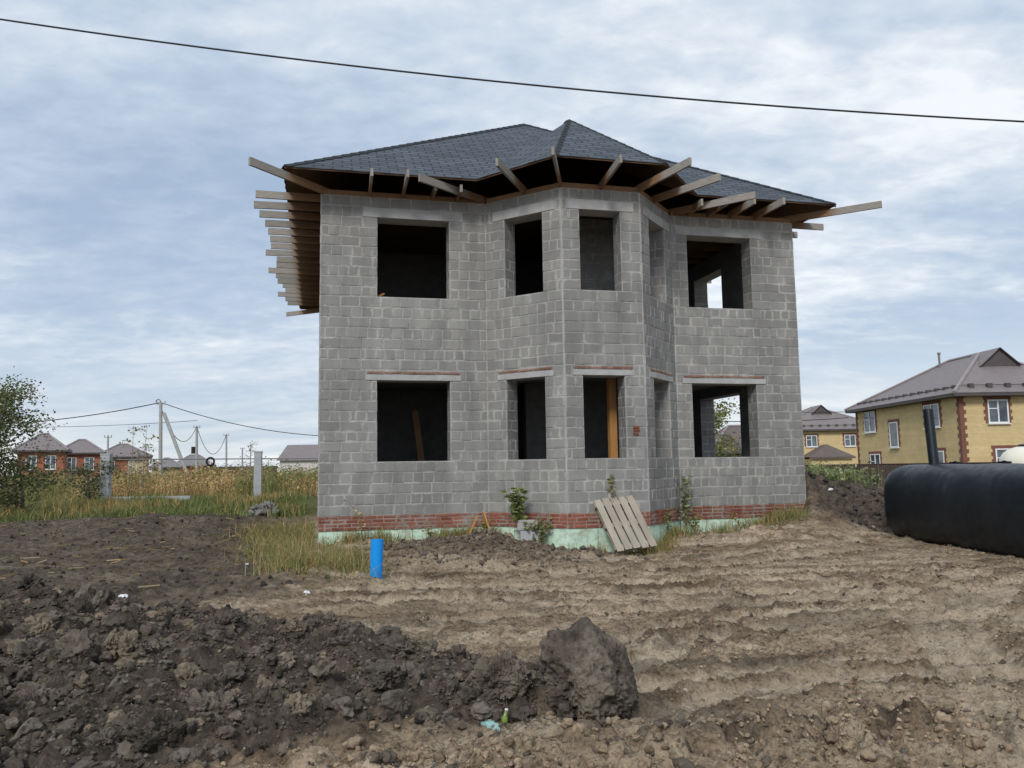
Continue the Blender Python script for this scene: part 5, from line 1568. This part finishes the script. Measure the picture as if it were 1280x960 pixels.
# yellow house, right
T, ro = hip_house('brick_house', 'large yellow brick house with brown trim behind the black tank', (25.05, 45, 0), R(.3), 8.6, 13.5, -.5, 5.28, 2.85, .55, M['yellow'], M['mauve_roof'], 'y', 5.0, True, guards=True)
for (y0, y1, z0, z1) in ((55.4, 57.1, 3.57, 5.0), (48.9 - 1.8, 48.8, 3.5, 4.88), (55.0, 56.5, .7, 2.05), (46.9, 48.3, .7, 2.1)):
    window(T, (0, y1 - 45, z0), (0, -1, 0), y1 - y0, z1 - z0, (-1, 0, 0), True, M['brownbrick'])
window(T, (0, 53.4 - 45, 2.44), (0, -1, 0), 1.15, 1.65, (-1, 0, 0), False, M['brownbrick'])
window(T, (1.55, 0, 3.57), (1, 0, 0), 1.15, 1.32, (0, -1, 0), True, M['brownbrick'])
window(T, (1.8, 0, .8), (1, 0, 0), 1.3, 1.35, (0, -1, 0), True, M['brownbrick'])
window(T, (5.6, 0, 3.57), (1, 0, 0), 1.15, 1.32, (0, -1, 0), True, M['brownbrick'])
for (cx, cy) in ((0, 0), (0, 13.5), (8.6, 0)):
    mb = MB()
    for k in range(26):
        z0 = -.5 + k * .22; w = .34 if k % 2 else .22
        mb.abox(cx - .02 if cx == 0 else cx - w, cx + w if cx == 0 else cx + .02, cy - .02 if cy == 0 else cy - w, cy + w if cy == 0 else cy + .02, z0, z0 + .217)
    mb.build('quoin', M['brownbrick'], T)
mb = MB(); mb.tube([(3.6, 8.4, 7.2), (3.6, 8.4, 8.6)], .07, 10); mb.tube([(3.6, 8.4, 8.6), (3.6, 8.4, 8.72)], .11, 10); mb.build('vent_pipe', M['mauve_roof'], ro)

# second yellow house, further left
p = at(1030, 580, 92)
T2, ro2 = hip_house('brick_house', 'smaller-looking yellow brick house with a porch roof right beside the block house', (30.6, 92, 0), 0, 11.8, 11, -.5, 5.28, 2.9, .55, M['yellow'], M['mauve_roof'], 'y', 5.0, True, guards=True)
for px in (1008, 1056): 
    q = at(px, 559, 92); window(T2, (q.x - 30.6, 0, 3.3), (1, 0, 0), 1.25, 1.3, (0, -1, 0), True, M['brownbrick'])
q0 = at(1012, 573, 89); q1 = at(1070, 573, 89)
ws = q1.x - q0.x
mb = MB(); x0, x1 = q0.x - 30.6, q1.x - 30.6; xm = (x0 + x1) / 2; zt = at(1038, 555, 89).z; zeb = at(1038, 571, 89).z
mb.poly([(x0, -3, zeb), (x1, -3, zeb), (xm, -1.6, zt)]); mb.poly([(x1, -3, zeb), (x1, 0, zeb), (xm, 0, zt), (xm, -1.6, zt)]); mb.poly([(x0, 0, zeb), (x0, -3, zeb), (xm, -1.6, zt), (xm, 0, zt)]); mb.quad((x0, -3, zeb - .2), (x1, -3, zeb - .2), (x1, -3, zeb - .01), (x0, -3, zeb - .01))
mb.build('porch_roof', M['brown_roof'], T2)
mb = MB(); mb.abox(x0 + .3, x1 - .3, -2.7, -.01, -.5, zeb - .21); mb.build('porch', M['yellow'], T2)

# house seen through the window opening
p = at(915, 600, 70)
T3, ro3 = hip_house('timber_house', 'dark brown roofed house seen through the ground-floor right window opening', (at(893, 600, 70).x, 70, 0), 0, 6.4, 9, -.5, 2.6, 2.4, .5, M['brown_roof'], M['brown_roof'], 'x', 2.6)
mb = MB(); xx = at(915, 600, 69).x - at(893, 600, 70).x
mb.poly([(xx - 1.3, -.45, 2.6), (xx + 1.3, -.45, 2.6), (xx, -.45, 4.2)]); mb.poly([(xx - 1.3, -.45, 2.6), (xx, -.45, 4.2), (xx, 3, 4.2), (xx - 1.3, 1, 2.6)]); mb.poly([(xx + 1.3, -.45, 2.6), (xx + 1.3, 1, 2.6), (xx, 3, 4.2), (xx, -.45, 4.2)])
mb.build('dormer', M['brown_roof'], ro3)

# brown metal fence
def fence():
    a = at(1003, 583, 40); b = at(1400, 578, 38)
    T = empty('metal_fence', (a.x, a.y, 0), math.atan2(b.y - a.y, b.x - a.x), 'dark brown profiled metal fence below the yellow houses', 'fence')
    L = (b - a).length; mb = MB(); x = -6.0; k = 0; z1 = 1.40
    prof = [(0, 0), (.09, 0), (.115, .03), (.175, .03), (.2, 0)]
    while x < L:
        for (p, q) in zip(prof[:-1], prof[1:]): mb.quad((x + p[0], -p[1], -.6), (x + q[0], -q[1], -.6), (x + q[0], -q[1], z1), (x + p[0], -p[1], z1))
        x += .2
    mb.build('panel', M['fence'], T)
    mb = MB(); mb.abox(-6, L, -.05, .01, z1, z1 + .03); mb.build('top_rail', M['fence'], T)
M['fence'] = simple('brown fence sheet', (.075, .048, .042), (.06, .04, .035), 2, .5, .05)
fence()

# red brick houses, left: a receding row of three
M_ = [('leftmost of the three red brick houses, partly hidden by the tree', 22, 80, 539, 563, 84),
      ('middle red brick house with a mauve hip roof', 74, 127, 547, 566, 93),
      ('farthest red brick house with a pale end wall', 121, 186, 553, 571, 102)]
for i, (lab, x0, x1, yr, ye, Y_) in enumerate(M_):
    rz_h = R(26); A_ = at(x0, ye, Y_); tn = at(x1, ye, 1.0).x; c1, s1 = math.cos(rz_h), math.sin(rz_h)
    W_ = (tn * A_.y - A_.x) / (c1 - tn * s1); ez = A_.z
    T, ro = hip_house('brick_house', lab, (A_.x, A_.y, 0), rz_h, W_, 6.5, -.5, ez, (ye - yr) / F_PX * Y_ * .92, .45, M['redbrick'], M['mauve_roof'], 'x', W_ * .42, group='red brick houses in a row')
    for k in range(2):
        xx = W_ * (.18 + .42 * k)
        window(T, (xx, 0, ez - 2.0), (1, 0, 0), 1.0, 1.45, (0, -1, 0), True)
        window(T, (xx, 0, ez - 4.6), (1, 0, 0), 1.0, 1.4, (0, -1, 0), True)
    if i == 2:
        mb = MB(); mb.abox(W_ * .62, W_ + .03, -.06, 6, -.5, ez - .25); mb.build('pale_wall', M['beige'], T)

def gable_shed(px0, px1, yr, ye, Y_, label, wallm, roofm, depth=6):
    a = at(px0, ye, Y_); b = at(px1, ye, Y_); rz_ = at((px0 + px1) / 2, yr, Y_ + depth / 2)
    T = empty('small_house', (a.x, Y_, 0), 0, label, 'house'); W = b.x - a.x
    mb = MB(); mb.abox(.3, W - .3, .3, depth - .3, -.5, a.z); mb.build('wall', wallm, T)
    mb = MB(); zr = max(rz_.z, a.z + .8)
    mb.quad((0, 0, a.z), (W, 0, a.z), (W, depth / 2, zr), (0, depth / 2, zr)); mb.quad((W, depth, a.z), (0, depth, a.z), (0, depth / 2, zr), (W, depth / 2, zr))
    ro = mb.build('roof', roofm, T)
    mb = MB(); mb.poly([(.3, .3, a.z), (.3, depth - .3, a.z), (.3, depth / 2, zr - .1)]); mb.poly([(W - .3, .3, a.z), (W - .3, depth - .3, a.z), (W - .3, depth / 2, zr - .1)]); mb.build('gable_wall', wallm, T)
    return T
gable_shed(345, 402, 556, 576, 80, 'mauve roofed low house at the left wall of the block house', M['white'], M['mauve_roof'], 8)
T, ro = hip_house('small_house', 'low grey roofed house behind the braced utility pole', (at(190, 590, 130).x, 130, 0), R(22), 4.2, 6, -.5, at(200, 584, 130).z, 1.5, .5, M['beige'], M['grey_roof'], 'x', 1.8)
T, ro = hip_house('small_house', 'grey-brown roofed red house between the two distant poles', (at(218, 590, 140).x, 140, 0), R(20), 6.2, 6, -.5, at(230, 582, 140).z, 1.9, .5, M['redbrick'], M['grey_roof'], 'x', 2.4)
a = at(250, 590, 120); b = at(346, 590, 120)
T = empty('metal_fence', (a.x, 120, 0), 0, 'long dark red metal fence far behind the dry weeds', 'fence')
mb = MB(); mb.abox(0, b.x - a.x, 0, .05, -.5, at(300, 583, 120).z); mb.build('panel', M['fence'], T)
mb = MB()
for k in range(6): mb.abox((b.x - a.x) * k / 5 - .05, (b.x - a.x) * k / 5 + .05, .05, .15, -.5, at(300, 583, 120).z + .1)
mb.build('post', M['fence'], T)
# utility poles
M['pole'] = simple('pole concrete', (.40, .40, .40), (.30, .30, .30), 3, .9, .1)
M['black'] = simple('black rubber', (.02, .02, .02), (.012, .012, .012), 5, .7, .1)
def pole(px, top, Y_, r_, label, strut=None, cross=False, box=False):
    p = at(px, 600, Y_); t = at(px, top, Y_); T = empty('utility_pole', (p.x, p.y, 0), 0, label, 'utility pole', 'utility poles on the left')
    lean = t.x - p.x
    mb = MB(); mb.tube([(0, 0, -.5), (lean, 0, t.z)], [r_, r_ * .75], 8); mb.build('shaft', M['pole'], T)
    mb = MB(); mb.bar((lean - .35, 0, t.z - .12), (lean + .35, 0, t.z - .12), .07, .07); 
    for s in (-.3, 0, .3): mb.tube([(lean + s, 0, t.z - .09), (lean + s, 0, t.z + .1)], .04, 6)
    mb.build('crossarm', M['pole'], T)
    if strut:
        s0 = at(*strut[0], Y_); s1 = at(*strut[1], Y_)
        mb = MB(); mb.tube([tuple(s0 - p + Vector((0, .1, p.z - 0))), tuple(s1 - p + Vector((.8, .1, p.z - 1.6)))], r_ * .85, 8); mb.build('strut', M['pole'], T)
    if box:
        mb = MB(); mb.abox(lean - .45, lean - .12, -.15, .15, t.z * .55, t.z * .55 + .7); mb.build('meter_box', M['black'], T)
    if not box and strut:
        mb = MB(); n = 20; mb.tube([(lean - .18 + .16 * math.cos(2 * PI * k / n), 0, t.z + .05 + .16 * math.sin(2 * PI * k / n)) for k in range(n + 1)], .03, 6); mb.build('cable_coil', M['black'], T)
    return Vector((p.x + lean, p.y, t.z))
P1 = pole(201, 503, 58, .16, 'tallest utility pole, propped by a slanting strut', ((204, 516), (224, 576)))
P2 = pole(246, 533, 82, .17, 'utility pole carrying a black box', box=True)
P3 = pole(283, 543, 98, .14, 'thin utility pole just left of the right grey pillar')
P4 = pole(135, 545, 72, .11, 'short utility pole with crossarm directly behind the left grey pillar', cross=True)
P5 = pole(303, 560, 120, .14, 'farthest short utility pole beside the nearly bare shrub')
M['wire'] = simple('cable', (.03, .03, .035), (.02, .02, .022), 5, .6, 0)
def wire(a, b, sag, rad, label, n=24):
    mb = MB(); pts = []
    for k in range(n + 1):
        t = k / n; p = a.lerp(b, t); p = p - Vector((0, 0, sag * 4 * t * (1 - t))); pts.append(p)
    o = mb.tube(pts, rad, 6).build('power_cable', M['wire'], smooth=True); return tag(o, label, 'cable')
wire(at(-260, 515, 58), P1, 1.3, .035, 'power cable running from the tallest pole to the left')
wire(P1, at(560, 535, 58), 1.4, .03, 'power cable running from the tallest pole behind the block house')
wire(P1 + Vector((0, 0, -.3)), P2, 2.0, .03, 'slack cable between the tallest pole and the pole with the box')
wire(P2, P3, 2.6, .03, 'slack cable between the pole with the box and the thin pole')
wire(at(-200, 528, 80), P2 + Vector((0, 0, .6)), .6, .025, 'low cable passing behind the short pole to the pole with the box')
wire(at(760, 520, 45), at(1060, 522, 60), .3, .03, 'cable crossing the sky behind the ground-floor right window opening')
wire(at(940, 515, 75), at(1300, 500, 75), .4, .03, 'thin cable in front of the sky left of the large yellow house')
# gas pipe on the pillars with a wheel hanging on it
a = at(140, 574.5, 34.5); b = at(400, 573, 35)
mb = MB(); mb.tube([tuple(a), tuple(b)], .025, 8); o = mb.build('gas_pipe', M['grey_roof']); tag(o, 'thin horizontal grey pipe strung between the two pillars', 'pipe')
w = at(263, 577, 34.6)
T = empty('hanging_wheel', (w.x, w.y, w.z), 0, 'small black wheel hanging on the thin pipe between the pillars', 'wheel')
mb = MB(); n = 24; mb.tube([(.16 * math.cos(2 * PI * k / n), 0, .16 * math.sin(2 * PI * k / n)) for k in range(n + 1)], .045, 8); mb.build('tyre', M['black'], T, smooth=True)
mb = MB(); mb.bar((0, 0, -.13), (0, 0, .13), .035, .035); mb.build('spoke', M['pvc'], T)

# the overhead cable across the sky
pts = []
import bisect
kx = [0, 320, 640, 960, 1280]; ky = [24, 68, 103.5, 132, 152]
cf = np.polyfit(kx, ky, 2)
for px in range(-700, 2001, 60): pts.append(at(px, float(np.polyval(cf, px)), 10.0))
mb = MB(); mb.tube(pts, .0125, 8); 
q = [p + Vector((0, .012, .016 * math.sin(i * 1.9))) for i, p in enumerate(pts)]
o = mb.build('overhead_cable', M['wire'], smooth=True); tag(o, 'thick black cable spanning the whole sky above the house', 'cable')
